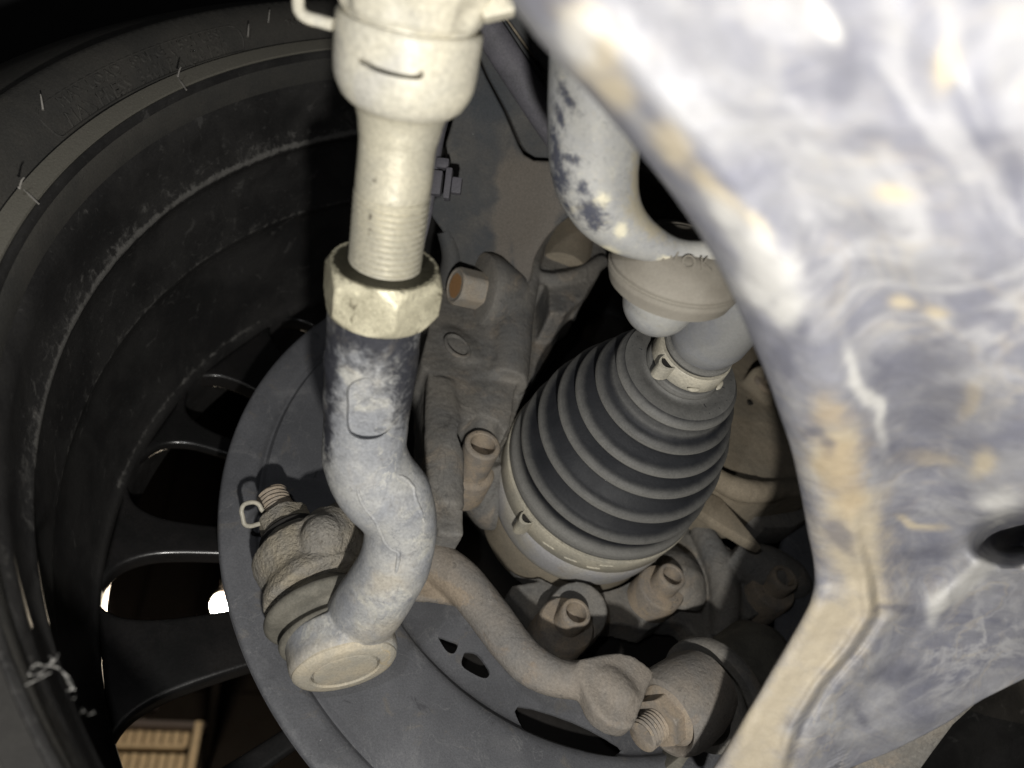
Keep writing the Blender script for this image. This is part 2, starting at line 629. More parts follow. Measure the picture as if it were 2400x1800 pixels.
def bevelled(bm, w, seg=2, ang=30):
    bm.normal_update()
    es = [e for e in bm.edges if len(e.link_faces) == 2 and e.calc_face_angle(0) > math.radians(ang)]
    bmesh.ops.bevel(bm, geom=es, offset=w, segments=seg, profile=0.6, affect='EDGES', clamp_overlap=True)
    return bm


# ================================================================ the setting beyond the wheel
bm = bmesh.new()
vs = [bm.verts.new(p) for p in ((-30, -12, 0), (30, -12, 0), (30, 40, 0), (-30, 40, 0))]
bm.faces.new(vs)
stru(link('driveway', bm, m_asph, world=True, smooth=False))

DW = 3.0                                        # distance of the house front along the wheel axis


def PD(px, py, D=DW):
    r = V(((px - 1200) / F, 1.0, (900 - py) / F))
    return M @ (r * (D / r.dot(N_AX)))


house = thing('house_front', 'dim brown boarded house front seen through the wheel spokes', 'house', V((0, 0, 0)))
o0 = PD(360, 1740)
house.location = V((o0.x, DW, 0))
X_, Z_ = V((1, 0, 0)), V((0, 0, 1))
Y_ = V((0, 1, 0))
za, zb = 0.0, 4.0
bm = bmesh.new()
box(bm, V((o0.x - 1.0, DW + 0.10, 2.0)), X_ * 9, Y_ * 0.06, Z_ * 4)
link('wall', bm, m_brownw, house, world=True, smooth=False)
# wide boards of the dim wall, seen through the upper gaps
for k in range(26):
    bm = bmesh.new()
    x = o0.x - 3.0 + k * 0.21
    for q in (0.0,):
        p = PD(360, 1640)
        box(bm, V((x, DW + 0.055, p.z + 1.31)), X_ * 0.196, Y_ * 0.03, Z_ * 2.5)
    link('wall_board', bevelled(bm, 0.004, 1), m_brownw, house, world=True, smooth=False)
zbeam = PD(360, 1706).z
zr1 = PD(360, 1755).z
zl1, zl2 = PD(315, 1660).z, PD(310, 1693).z
pl = PD(268, 1740).x
pr = PD(427, 1740).x
bm = bmesh.new()
box(bm, V((o0.x - .02, DW - 0.02, zbeam)), X_ * 0.42, Y_ * 0.06, Z_ * 0.020)
link('lintel', bevelled(bm, 0.003, 1), m_greyrail, house, world=True, smooth=False)
for z, a, b in ((zl1, 262, 364), (zl2, 268, 345)):
    bm = bmesh.new()
    x0, x1 = PD(a, 1680).x, PD(b, 1680).x
    box(bm, V(((x0 + x1) / 2, DW - 0.01, z)), X_ * abs(x1 - x0), Y_ * 0.03, Z_ * 0.008)
    link('ledge_strip', bevelled(bm, 0.002, 1), m_greyrail, house, world=True, smooth=False)
gate = thing('slatted_door', 'pale tan vertical board door with a rail and bright post, lit warm beyond the wheel', 'door',
             V((0, 0, 0)))
gate.location = V((o0.x, DW, 0))
nb = 9
dx = abs(pr - pl) / 7.2
sx = 1 if pr > pl else -1
for row, (zt, zbm) in enumerate(((zbeam - 0.012, zr1 + 0.006), (zr1 - 0.016, zr1 - 0.20))):
    for k in range(-3, 8):
        bm = bmesh.new()
        x = pl + sx * dx * (k + 0.45)
        box(bm, V((x, DW + 0.005 * (k % 2), (zt + zbm) / 2)), X_ * dx * 0.86, Y_ * 0.018, Z_ * (zt - zbm))
        link('board', bevelled(bm, 0.003, 1), m_wood, gate, world=True, smooth=False)
bm = bmesh.new()
xe = PD(436, 1740).x
box(bm, V(((pl - sx * .1 + xe) / 2, DW - 0.02, zr1)), X_ * abs(xe - pl + sx * .1), Y_ * 0.03, Z_ * 0.014)
link('rail', bevelled(bm, 0.003, 1), m_wood, gate, world=True, smooth=False)
bm = bmesh.new()
xj = PD(459, 1740).x
box(bm, V((xj, DW - 0.03, zbeam - 0.16)), X_ * 0.026, Y_ * 0.05, Z_ * 0.34)
link('post', bevelled(bm, 0.003, 1), m_wood, gate, world=True, smooth=False)

lp = PD(526, 1418, 1.7)
wl = thing('wall_lamp', 'small glowing warm lamp seen as a bright point beside the grey shield edge', 'lamp', V((0, 0, 0)))
wl.location = lp
bm = bmesh.new()
bmesh.ops.create_uvsphere(bm, u_segments=24, v_segments=16, radius=0.0055)
bmesh.ops.translate(bm, vec=lp, verts=bm.verts)
link('bulb', bm, m_lamp, wl, world=True)
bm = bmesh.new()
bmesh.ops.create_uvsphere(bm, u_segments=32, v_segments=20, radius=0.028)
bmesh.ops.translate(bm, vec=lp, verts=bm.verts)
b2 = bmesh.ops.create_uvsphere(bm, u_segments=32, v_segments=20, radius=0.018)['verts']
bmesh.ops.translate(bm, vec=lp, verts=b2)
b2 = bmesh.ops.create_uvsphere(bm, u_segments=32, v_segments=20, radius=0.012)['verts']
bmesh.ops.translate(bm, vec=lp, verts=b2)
link('halo_shells', bm, m_halo, wl, world=True)  # nested glowing shells added for the halo, no glass part
bm = bmesh.new()
box(bm, lp + V((0, 0.70, 0.05)), X_ * 0.02, Y_ * 1.36, Z_ * 0.02)
box(bm, lp + V((0, 0.0, 0.045)), X_ * 0.03, Y_ * 0.03, Z_ * 0.05)
link('bracket', bm, m_brownw, wl, world=True, smooth=False)
ll = bpy.data.lights.new('lamp_bulb_light', 'POINT')
ll.energy = 36
ll.color = (1.0, 0.84, 0.62)
ll.shadow_soft_size = 0.006
lo = bpy.data.objects.new('lamp_bulb_light', ll)
lo.location = lp + V((0, -0.011, -0.011))
COL.objects.link(lo)

# ================================================================ wheel
wheel = thing('wheel_assembly', 'black car wheel and tyre seen from the inner side, with thin spokes and sidewall lettering', 'wheel', C0)

# tyre: closed lathe
prof = [(0.012, 0.2215), (0.004, 0.2225), (0.0, 0.2252), (-0.0009, 0.2287), (-0.0015, 0.2319), (-0.0005, 0.2326), (-0.0012, 0.2340),
        (-0.0046, 0.2365), (-0.0070, 0.2395), (-0.0090, 0.2430), (-0.0100, 0.2465), (-0.0104, 0.2495), (-0.0106, 0.2517),
        (-0.0098, 0.2527), (-0.0080, 0.2532), (-0.0075, 0.2560), (-0.004, 0.266), (0.004, 0.279), (0.016, 0.291), (0.03, 0.298),
        (0.06, 0.3015), (0.16, 0.3015), (0.19, 0.298), (0.205, 0.285), (0.21, 0.26), (0.205, 0.235), (0.195, 0.222)]
bm = bmesh.new()
SEG = 1440


def tyre_rf(th, i, o, r):
    return r


rings, fs = lathe(bm, prof, C0, N_AX, 720, close=True)
# fine radial ribbing on the outer zone of the sidewall
for i, (o, r) in enumerate(prof):
    if 7 <= i <= 11:
        for k, v in enumerate(rings[i]):
            if k % 2:
                v.co -= N_AX * 0.0006
tyre_root = link('tyre', bm, m_tyre, wheel, ang=60)

prof = [(-0.00105, 0.2259), (-0.00175, 0.2287), (-0.00225, 0.2316), (-0.00125, 0.2319), (-0.0002, 0.2290), (0.0006, 0.2256)]
bm = bmesh.new()
lathe(bm, prof, C0, N_AX, 360, close=True)
bdo = link('bead_band', bm, m_bead, tyre_root, ang=60)


def beaddust(p):
    q = p - C0
    a = math.degrees(math.atan2(q.dot(E2), q.dot(E1)))
    return min(1, max(0, (a + 4) / 12)) * (1.0 if a < 130 else 0.3)


attr_fill(bdo, 'dust', beaddust)
RAD = prof


def side_o(r):                                   # sidewall offset at radius r
    tb = [(0.2319, -0.0015), (0.2340, -0.0012), (0.2365, -0.0046), (0.2395, -0.0070), (0.2430, -0.0090), (0.2465, -0.0100), (0.2517, -0.0106)]
    for (r0, o0_), (r1, o1_) in zip(tb, tb[1:]):
        if r <= r1:
            return o0_ + (o1_ - o0_) * max(0, (r - r0) / (r1 - r0))
    return -0.0106


def lettering(txt, size, a_start, r_base, a_end=None, ext=0.00034):
    cu = bpy.data.curves.new('t', 'FONT')
    cu.body = txt
    cu.size = size
    cu.extrude = ext
    cu.resolution_u = 3
    cu.space_character = 1.05
    o = bpy.data.objects.new('t', cu)
    me = bpy.data.meshes.new_from_object(o)
    b = bmesh.new()
    b.from_mesh(me)
    xs = [v.co.x for v in b.verts]
    wdt = max(xs)
    rm = r_base
    k = 1.0
    if a_end is not None:
        k = math.radians(a_end - a_start) * rm / wdt
    bmesh.ops.triangulate(b, faces=b.faces)
    for v in b.verts:
        x, y, z = v.co
        r = rm + y
        v.co = WP(side_o(r) - 0.0001 - (z + ext), r, a_start + math.degrees(x * k / rm))
    bpy.data.objects.remove(o)
    bpy.data.curves.remove(cu)
    bpy.data.meshes.remove(me)
    return b


link('lettering', lettering('MAX LOAD  690KG (1521 LBS)', 0.0042, 27.2, 0.2383, 48.6), m_tyre, tyre_root, smooth=False)
link('lettering', lettering('MAX PRESS  340KPA (50 PSI)', 0.0042, 26.6, 0.2342, 48.6), m_tyre, tyre_root, smooth=False)
# raised outline round the lettering
loop = []
for k in range(41):
    a = 25.6 + 24.2 * k / 40
    loop.append((a, 0.2420))
for k in range(1, 12):
    t = math.pi * k / 12
    loop.append((49.8 + 1.0 * math.sin(t), 0.2378 + 0.0042 * math.cos(t)))
for k in range(41):
    a = 49.8 - 24.2 * k / 40
    loop.append((a, 0.2337))
for k in range(1, 12):
    t = math.pi * k / 12
    loop.append((25.6 - 1.2 * math.sin(t), 0.2378 - 0.0042 * math.cos(t)))
loop.append(loop[0])
bm = bmesh.new()
sweep(bm, [WP(side_o(r) - 0.0001, r, a) for a, r in loop], [0.00045] * len(loop), 6)
link('raised_border', bm, m_tyre, tyre_root)
link('lettering', lettering('TUBELESS  RADIAL', 0.0030, 57.0, 0.2385, 66.0), m_tyre, tyre_root, smooth=False)
for (x0, y0, x1, y1) in ((95, 221, 101, 258), (583, 57, 581, 86), (632, 23, 629, 52), (424, 158, 417, 178), (57, 416, 45, 440)):
    bm = bmesh.new()
    r = V(((x1 - 1200) / F, 1.0, (900 - y1) / F))
    b0 = PO(x1, y1, -0.0085)
    b1 = PO(x0, y0, -0.0125)
    tube(bm, [(b0, 0.00055), (b0.lerp(b1, .1), 0.00035), (b0.lerp(b1, .55) - N_AX * 0.0006, 0.0003), (b1, 0.0002)], seg=8, sub=4)
    link('rubber_hair', bm, m_hair, tyre_root)
for (a, b) in (((46, 437), (91, 478)), ((415, 180), (437, 211))):
    bm = bmesh.new()
    p0, p1 = PO(*a, -0.0017), PO(*b, -0.0012)
    tube(bm, [(p0, 0.0003), (p0.lerp(p1, .5) - N_AX * 0.0002, 0.0004), (p1, 0.0003)], seg=8, sub=4)
    link('mould_seam', bm, m_hair, tyre_root)

# rim barrel (closed ring)
inner = [(0.0, 0.2262), (-0.0006, 0.2250), (0.0004, 0.2238), (0.006, 0.2232), (0.011, 0.2222), (0.0145, 0.2200), (0.018, 0.2188),
         (0.024, 0.2183), (0.030, 0.2178), (0.036, 0.2164), (0.0388, 0.2150), (0.0405, 0.21475), (0.0425, 0.2152), (0.0445, 0.2170),
         (0.050, 0.2175), (0.064, 0.2160), (0.078, 0.2145), (0.0815, 0.2138), (0.084, 0.2142), (0.087, 0.2156), (0.10, 0.2145), (0.118, 0.2115), (0.132, 0.2080),
         (0.140, 0.2058), (0.1425, 0.2042), (0.146, 0.2036), (0.178, 0.2040), (0.185, 0.2140), (0.190, 0.2262)]
outer = [(0.186, 0.2262), (0.18, 0.2205), (0.14, 0.2195), (0.06, 0.2205), (0.02, 0.2215), (0.006, 0.2245)]
bm = bmesh.new()
prof = []
for a, b in zip(inner, inner[1:]):
    prof += [a, ((a[0] + b[0]) / 2, (a[1] + b[1]) / 2)]
prof += [inner[-1]] + outer
lathe(bm, prof, C0, N_AX, 480, close=True)
ob = link('rim_barrel', bm, m_rim, wheel, ang=50)


def rimdust(p):
    q = p - C0
    o = q.dot(N_AX)
    a = math.degrees(math.atan2(q.dot(E2), q.dot(E1)))
    v = 0.0
    v = max(v, math.exp(-((o - 0.0395) / 0.0020) ** 2) * (0.72 if a > -2 else .3))
    v = max(v, math.exp(-((o - 0.0365) / 0.010) ** 2) * 0.34 * (1 if -8 < a < 75 else .5))
    v = max(v, math.exp(-((o - 0.075) / 0.03) ** 2) * 0.24 * (1 if 5 < a < 60 else .4))
    v = max(v, math.exp(-((o - 0.1395) / 0.002) ** 2) * 0.5 * (1 if 15 < a < 50 else 0.2))
    v = max(v, math.exp(-((o - 0.0145) / 0.002) ** 2) * 0.22)
    v = max(v, math.exp(-((o - 0.0815) / 0.0012) ** 2) * 0.45)
    v = max(v, 0.25 if -75 < a < -12 and o < 0.02 else 0)
    return v


attr_fill(ob, 'dust', rimdust)

# hub and spokes: 21, in a pattern of two broad and one slim
bm = bmesh.new()
lathe(bm, [(0.150, 0.0), (0.150, 0.058), (0.153, 0.062), (0.176, 0.062), (0.178, 0.0)], C0, N_AX, 96, caps=False)
link('hub', bm, m_spoke, wheel)
SW = [(0.055, .0056), (0.09, .0046), (0.13, .0044), (0.16, .0046), (0.178, .0052), (0.188, .0066), (0.196, .0102), (0.201, .0165), (0.2055, .0290)]
MW = [(0.055, .0070), (0.09, .0068), (0.13, .0068), (0.16, .0072), (0.178, .0082), (0.188, .0100), (0.196, .0138), (0.201, .0190), (0.2055, .0290)]
BW = [(0.055, .0080), (0.09, .0098), (0.13, .0118), (0.16, .0132), (0.178, .0148), (0.188, .0168), (0.196, .0198), (0.201, .0235), (0.2055, .0290)]


def spoke(hw, ang, th):
    hw = spline(hw, 3)
    A = [(r, math.degrees(h / r)) for r, h in hw] + [(r, -math.degrees(h / r)) for r, h in hw[::-1]]
    bm = bmesh.new()
    prism(bm, [WP(0.1455 + 0.004 * (1 - r / .2), r, a + ang) for r, a in A], N_AX * th)
    bm.normal_update()
    es = [e for e in bm.edges if len(e.link_faces) == 2 and any(len(f.verts) > 6 for f in e.link_faces)]
    bmesh.ops.bevel(bm, geom=es, offset=0.0022, segments=3, profile=0.6, affect='EDGES')
    return link('spoke', bm, m_spoke, wheel, ang=60)


axw = R3 @ N_AX
trio = [spoke(BW, -7.2, 0.010), spoke(MW, 9.5, 0.009), spoke(SW, 27.0, 0.006)]
for k in range(1, 7):
    for src in trio:
        c = src.copy()
        COL.objects.link(c)
        c.parent = wheel
        c.rotation_euler = Matrix.Rotation(math.radians(360 / 7 * k), 3, axw).to_euler()
# loose web on the lower inner lip
wb = thing('cobweb', 'wispy grey cobweb clinging to the lower inner lip of the black rim', 'cobweb', PO(110, 1570, 0.0))
def webline(px, rad=0.00016):
    bm = bmesh.new()
    tube(bm, [(PO(x, y, -0.0035 - 0.002 * (i % 2)), rad) for i, (x, y) in enumerate(px)], seg=6, sub=5)
    link('silk_strand', bm, m_web, wb)
webline([(137, 1532), (128, 1548), (112, 1560), (96, 1578), (80, 1582), (68, 1580), (74, 1565), (88, 1556), (100, 1560), (116, 1560), (138, 1566), (150, 1578), (164, 1592), (174, 1616)], 0.00018)
webline([(60, 1606), (78, 1597), (100, 1586), (118, 1576)], 0.00014)
webline([(70, 1574), (66, 1582), (76, 1580)], 0.00014)
webline([(112, 1560), (124, 1545), (116, 1538)], 0.00018)
webline([(150, 1578), (168, 1612), (158, 1618)], 0.00018)
for q in range(5):
    x = 160 + q * 12 + random.uniform(-8, 8)
    y = 1600 + q * 19 + random.uniform(-12, 12)
    webline([(x, y), (x + random.uniform(-8, 8), y + random.uniform(2, 9)), (x + random.uniform(-12, 12), y + 10)], 0.00007)

# wheel arch liner: a dark shell over the tyre
bm = bmesh.new()
lathe(bm, [(-0.16, 0.36), (-0.10, 0.40), (0.0, 0.415), (0.2, 0.42), (0.2, 0.43), (0.0, 0.425), (-0.10, 0.41), (-0.165, 0.37)], C0, N_AX, 96, close=True,
      ref=E2, a0=-115, a1=115)
tag(link('wheel_arch_liner', bm, m_dark), 'matte black wheel arch liner over the tyre, upper left', 'arch liner')

# ================================================================ brake disc and shield
bm = bmesh.new()
lathe(bm, [(0.124, 0.070), (0.124, 0.146), (0.132, 0.146), (0.132, 0.070)], C0, N_AX, 128, close=True)
lathe(bm, [(0.133, 0.0), (0.133, 0.071), (0.150, 0.071), (0.1505, 0.0)], C0, N_AX, 96, caps=False)
tag(link('brake_disc', bm, m_disc), 'brake disc coloured dark as in shade, hidden behind the grey dust shield', 'brake disc')

prof = [(0.1085, 0.078), (0.1080, 0.100), (0.1068, 0.1045), (0.1022, 0.1075), (0.1010, 0.1120), (0.1010, 0.1415), (0.1012, 0.1452), (0.1030, 0.1466), (0.1030, 0.1474), (0.1010, 0.1492),
        (0.1004, 0.1540), (0.0999, 0.1580), (0.1000, 0.1606), (0.1006, 0.1617), (0.1022, 0.1622),
        (0.1024, 0.1614), (0.1012, 0.1604), (0.1011, 0.1580), (0.1016, 0.1542), (0.1024, 0.1500), (0.1042, 0.1480), (0.1042, 0.1460), (0.1026, 0.1440), (0.1022, 0.1415), (0.1022, 0.1120), (0.1034, 0.1085), (0.1078, 0.1060), (0.1092, 0.100), (0.1097, 0.078)]
pp = []
for a, b in zip(prof, prof[1:] + prof[:1]):
    pp += [a, ((a[0] + b[0]) / 2, (a[1] + b[1]) / 2)]
bm = bmesh.new()
lathe(bm, pp, C0, N_AX, 360, close=True)
cut = bmesh.new()
for px in ([(1064, 1434), (1066, 1430), (1095, 1440), (1112, 1448), (1105, 1468), (1093, 1470), (1080, 1460)],
           [(1126, 1474), (1134, 1467), (1160, 1472), (1188, 1508), (1189, 1526), (1176, 1531), (1150, 1520), (1122, 1500)],
           [(1262, 1600), (1400, 1640), (1510, 1700), (1503, 1722), (1485, 1733), (1420, 1718), (1340, 1690), (1284, 1668), (1270, 1655)]):
    px = rounded(px, 3)
    pprism(cut, px, 0.085, 0.118)
pprism(cut, [(1225, 520), (1900, 500), (1900, 1500), (1640, 1380), (1180, 1060), (1200, 900)], 0.08, 0.125)
bm = boolean(bm, cut)
so = link('dust_shield', bm, m_shield, ang=45)
tag(so, 'large grey sheet metal dust shield behind the brake with a rolled edge and cut-outs', 'dust shield')

# ================================================================ tie rod (inner rod, collar, thread) and lock nut
RA = V((0.0, 0.0, 0.0))
NP = P(901, 627, 0.1885)                           # where the thread meets the nut
TP = P(957, 100, 0.1585)
AX = (TP - NP).normalized()                       # towards the top end / camera
rod = thing('tie_rod', 'bright zinc steering tie rod with threaded end, tapering down from pale collar', 'tie rod', NP)
L_ = lambda y: None


def ray_len(px, py):                              # distance along the rod axis of a pixel row
    best = None
    for k in range(-200, 900):
        t = k * 0.0002
        q = NP + AX * t
        y = pix(q)[1]
        if best is None or abs(y - py) < best[0]:
            best = (abs(y - py), t)
    return best[1]


tN, tT, tC, tR = ray_len(0, 627), ray_len(0, 452), ray_len(0, 232), ray_len(0, 88)


def pxw(t, wpx):                                  # radius in metres of a pixel width at t
    q = NP + AX * t
    return wpx / 2 * q.length / F * (q.y / q.length) * 1.0


bm = bmesh.new()
pr_ = []
for t, wv in ((tT - 0.0012, 168), (tT, 172), (tT + 0.0008, 177), (tT + .006, 178), (tT + .012, 182), (tC - .0075, 189), (tC - .0045, 200), (tC - .002, 218), (tC, 236), (tC + .010, 245)):
    pr_.append((t, pxw(t, wv)))
pr_ = spline(pr_, 4)
lathe(bm, pr_, NP, AX, 96)
roughen(bm, 0.00018, 160)
ro = link('rod', bm, m_rod, rod)
rT = pxw(tT - .008, 176)
bm = bmesh.new()
pitch = 0.00155
ln = tT + 0.0006 + 0.004
prof = [(-0.012 + (ln + .008) * i / 260, rT) for i in range(261)]


def thr(r0, pit, amp):
    def f(th, i, o, r):
        s = (o / pit + th / (2 * math.pi)) % 1.0
        v = abs(s * 2 - 1)
        fade = 1.0
        return r0 - amp * min(1, max(0, (v - 0.12) * 1.3)) * fade
    return f


lathe(bm, prof, NP, AX, 72, rf=thr(rT, pitch, 0.00095))
link('thread', bm, m_rod, rod, ang=70)

col = thing('rack_boot_collar', 'pale cream ribbed collar with a slot clamped round the upper tie rod', 'boot collar', NP + AX * tR)
rc = pxw(ray_len(0, 150), 338)
r0 = pxw(tC, 232)
bm = bmesh.new()
t0, t1 = tC + 0.0035, tR + 0.0030
prof = [(t0 - .0048, r0 * 0.98), (t0 - 0.0044, r0 * 1.10), (t0 - 0.003, r0 * 1.24), (t0 - 0.0006, rc * 0.955), (t0 + 0.001, rc * 0.985), (t0 + 0.0035, rc),
        (t0 + .007, rc * 1.0), (t1 - 0.001, rc * 1.0), (t1, rc * 0.995), (t1 + 0.0006, rc * 0.965), (t1 + 0.0007, rc * 0.90), (t1 + .0017, rc * .89), (t1 + .0020, rc * .94)]
pp = []
for a, b in zip(prof, prof[1:]):
    pp += [tuple(a[j] + (b[j] - a[j]) * k / 3 for j in (0, 1)) for k in range(3)]
pp.append(prof[-1])
lathe(bm, pp, NP, AX, 128)
# moulded slot: cut away
cut = bmesh.new()
qs = [P(x, y, 0.1585 - rc * 0.9) for x, y in rounded([(835, 137), (838, 126), (880, 148), (930, 163), (968, 165), (986, 156), (985, 170), (968, 176), (925, 172), (870, 158)], 3)]
prism(cut, qs, V((0, 0.006, 0.001)))
bm = boolean(bm, cut)
link('clamp_ring', bm, m_collar, col, ang=35)
# fluted boot end above it
bm = bmesh.new()
prof = [(t1 + 0.0008, rc * 0.90), (t1 + .0022, rc * 0.965), (t1 + .004, rc * 1.0), (t1 + .0065, rc * 1.06), (t1 + .009, rc * 1.14), (t1 + .012, rc * 1.16),
        (t1 + .015, rc * 1.05), (t1 + .018, rc * 1.22), (t1 + .022, rc * 1.25), (t1 + .026, rc * 1.1)]
prof = spline(prof, 4)


def flute(th, i, o, r):
    k = (o - t1) / 0.010
    return r * (1 - 0.085 * max(0, math.sin(th * 7 + 0.6)) * max(0, 1 - abs(k - 0.55) * 1.6))


lathe(bm, prof, NP, AX, 168, rf=flute)
link('bellows', bm, m_collar, col)
bm = bmesh.new()
pts = [(780, 58), (752, 50), (718, 40), (702, 24), (699, 4), (700, -20), (710, -50)]
tube(bm, [(P(x, y, 0.152), 0.00125) for x, y in pts], seg=14, sub=6, flat=(V((0, 1, 0)), 0.8))
link('wire_clip', bm, m_collar, col)
bm = bmesh.new()
bx = P(1165, 18, 0.150)
box(bm, bx, V((0.0062, -0.001, 0.001)), V((0, 0.005, 0.001)), V((-0.0010, 0, 0.0040)))
link('clip_ear', bevelled(bm, 0.0007, 3), m_collar, col)

# lock nut
nut = thing('lock_nut', 'large pale yellow hex lock nut with an oily top at the bottom of the thread', 'nut', NP)
Rn = pxw(0.0, 292)
tb = -0.0132
cap_r = Rn * 0.955
prof = [(0.0, Rn * .66), (0.0, Rn * .80), (0.0001, Rn * 0.865), (-0.0016, Rn * 0.93), (-0.0032, Rn * 1.0), (-0.007, Rn * 1.01), (tb + 0.0030, Rn), (tb + .0014, Rn * 0.93),
        (tb + .0001, Rn * .87), (tb, Rn * .80), (tb, Rn * .60)]
pp = []
for a, b in zip(prof, prof[1:]):
    pp += [tuple(a[j] + (b[j] - a[j]) * k / 4 for j in (0, 1)) for k in range(4)]
pp.append(prof[-1])
bm = bmesh.new()
lathe(bm, pp, NP + AX * 0.001, AX, 192, rf=hexrf(Rn, ph=math.radians(NUTPH)), ref=V((0, -1, 0)))
roughen(bm, 0.00006, 900)
no = link('nut_body', bm, m_nut, nut, ang=28)


def oil(p):
    q = p - NP
    t = q.dot(AX)
    r = (q - AX * t).length
    return 1.0 if t > 0.0007 and r < Rn * 0.80 else (0.42 if t > 0.0005 else 0.0)


attr_fill(no, 'oil', oil)

# ================================================================ outer tie rod end
SC = P(811, 1574, 0.244)                           # centre of the bottom cap
SA = V((-0.30, 0.60, 0.74)).normalized()
SD = V((-0.515, 0.58, 0.635)).normalized()          # the stud leans over in its socket
SB = SC + SA * 0.009 - SD * 0.009         # stud direction
tre = thing('tie_rod_end', 'bent grey tie rod end with scuffed black paint and a round ball socket', 'tie rod end', SC)
bm = bmesh.new()
path = []


def onrod(y):
    t = ray_len2(y)
    return NP + AX * t


def ray_len2(py):
    best = None
    for k in range(0, 700):
        t = -k * 0.0002
        y = pix(NP + AX * t)[1]
        if best is None or abs(y - py) < best[0]:
            best = (abs(y - py), t)
    return best[1]


# (centre x, y, depth, width px)
sh = [(885, 690, 0.1925, 224), (880, 740, 0.1965, 226), (874, 800, 0.2015, 224), (868, 870, 0.207, 220), (862, 940, 0.2125, 206), (857, 1000, 0.2165, 199), (855, 1060, 0.220, 198),
      (876, 1120, 0.2235, 204), (916, 1170, 0.2265, 200), (937, 1218, 0.229, 178), (938, 1262, 0.2312, 170), (929, 1310, 0.2335, 172), (903, 1362, 0.2362, 172), (868, 1415, 0.2415, 176), (842, 1452, 0.2475, 168), (824, 1484, 0.2520, 160)]
pts = []
for x, y, d, wv in sh:
    p = P(x, y, d)
    pts.append((p, wv / 2 * d / F * 0.985))
tube(bm, pts, seg=64, sub=8, wob=0.00035, wscale=120)
# socket body fused on
RS = 129 * 0.244 / F
lathe(bm, [(0.0035, RS * 0.2), (0.0010, RS * 0.80), (0.0008, RS * 0.88), (0.0030, RS * 0.985), (0.0042, RS), (0.0120, RS * 1.0), (0.0132, RS * .98), (0.0138, RS * 0.90), (0.0145, RS * 0.3)], SC, SA, 96)
bm = cast(bm, 0.0006, 6, 0.5)
dense = [(V(q[:3]), q[3]) for q in spline([(p.x, p.y, p.z, r) for p, r in pts], 10)]


def shank_surface(px, py):
    """depth of the front of the shank under a pixel."""
    best = None
    for (p, r) in dense:
        x, y = pix(p)
        if best is None or abs(y - py) < best[0]:
            best = (abs(y - py), p, r)
    return best[1].y - best[2] * 1.02


# spanner flat milled into the shank
cut = bmesh.new()
lo_ = rounded([(822, 905), (862, 886), (905, 892), (931, 912), (925, 960), (916, 1000), (890, 1024), (850, 1027), (820, 1005), (818, 950)], 4)
dref = shank_surface(873, 958) + 0.00135
tilt = (shank_surface(868, 1010) - shank_surface(875, 905)) / 105
prism(cut, [P(x, y, dref + tilt * (y - 958)) for x, y in lo_], V((0, -0.02, 0)))
bm = boolean(bm, cut)
roughen(bm, 0.00022, 130, 0.00006, 500)
so = link('shank', bm, m_shank, tre, ang=35)
pf = blobs([(870, 785, 150, 62, 4), (962, 870, 48, 100, 10), (770, 860, 26, 110, 0), (800, 790, 60, 40, 0), (960, 940, 26, 60, 25), (900, 810, 90, 60, 0), (768, 1000, 12, 90, 0)])
attr_fill(so, 'paint', pf)
attr_fill(so, 'tan', blobs([(760, 1540, 110, 40, -15), (930, 1480, 50, 30, 0), (905, 1365, 60, 25, -20), (690, 1570, 40, 50, 0), (850, 1610, 90, 40, -15)]))


def surf(px, py):
    r = V(((px - 1200) / F, 1.0, (900 - py) / F)).normalized()
    best = None
    for p, q in dense:
        b = r.dot(p)
        dd = b * b - p.length_squared + (q * .985) ** 2
        if dd > 0:
            t = b - math.sqrt(dd)
            if best is None or t < best:
                best = t
    return r * best if best else None


for line in ([(836, 1138), (843, 1165), (856, 1190), (880, 1222), (893, 1250), (903, 1272), (918, 1288), (934, 1296), (930, 1330), (926, 1352)],
             [(925, 1112), (950, 1122), (968, 1142), (972, 1165), (984, 1195), (1000, 1240)]):
    q_ = [surf(*c) for c in line]
    q_ = [c for c in q_ if c]
    bm = bmesh.new()
    tube(bm, [(c, 0.0006 if 0 < i < len(q_) - 1 else 0.0002) for i, c in enumerate(q_)], seg=10, sub=6, wob=0.0002, wscale=700)
    link('parting_seam', bm, m_shank, tre)
# bottom cap
bm = bmesh.new()
lathe(bm, [(0.003, RS * 0.595), (0.0008, RS * 0.59), (0.0003, RS * 0.57), (0.0001, RS * 0.50), (0.0002, RS * 0.3), (0.0001, 0.0002)], SC, SA, 96)
link('bottom_cap', bm, m_cap, tre)
bm = bmesh.new()
lathe(bm, [(0.003, RS * 0.615), (0.0004, RS * 0.62), (-0.0001, RS * .65), (0.0000, RS * 0.80), (0.0004, RS * 0.88), (0.0016, RS * 0.945), (0.0035, RS * 0.95)], SC, SA, 96)
link('rolled_rim', bm, m_cap, tre)
# rubber boot
bm = bmesh.new()
prof = [(0.0125, RS * 0.7), (0.013, RS * 0.90), (0.0145, RS * 0.94), (0.0155, RS * 0.92), (0.0165, RS * .82), (0.018, RS * 0.78), (0.0195, RS * .84), (0.0205, RS * 1.02),
        (0.0222, RS * 1.10), (0.0242, RS * 1.08), (0.0256, RS * 0.95), (0.0275, RS * 0.80), (0.031, RS * 0.66), (0.035, RS * 0.6), (0.036, RS * .2)]
lathe(bm, spline(prof, 4), SC + (SB + SD * .022 - SC - SA * .022) * .5, (SA + SD).normalized(), 96)
bo = link('dust_boot', bm, m_bootr, tre)
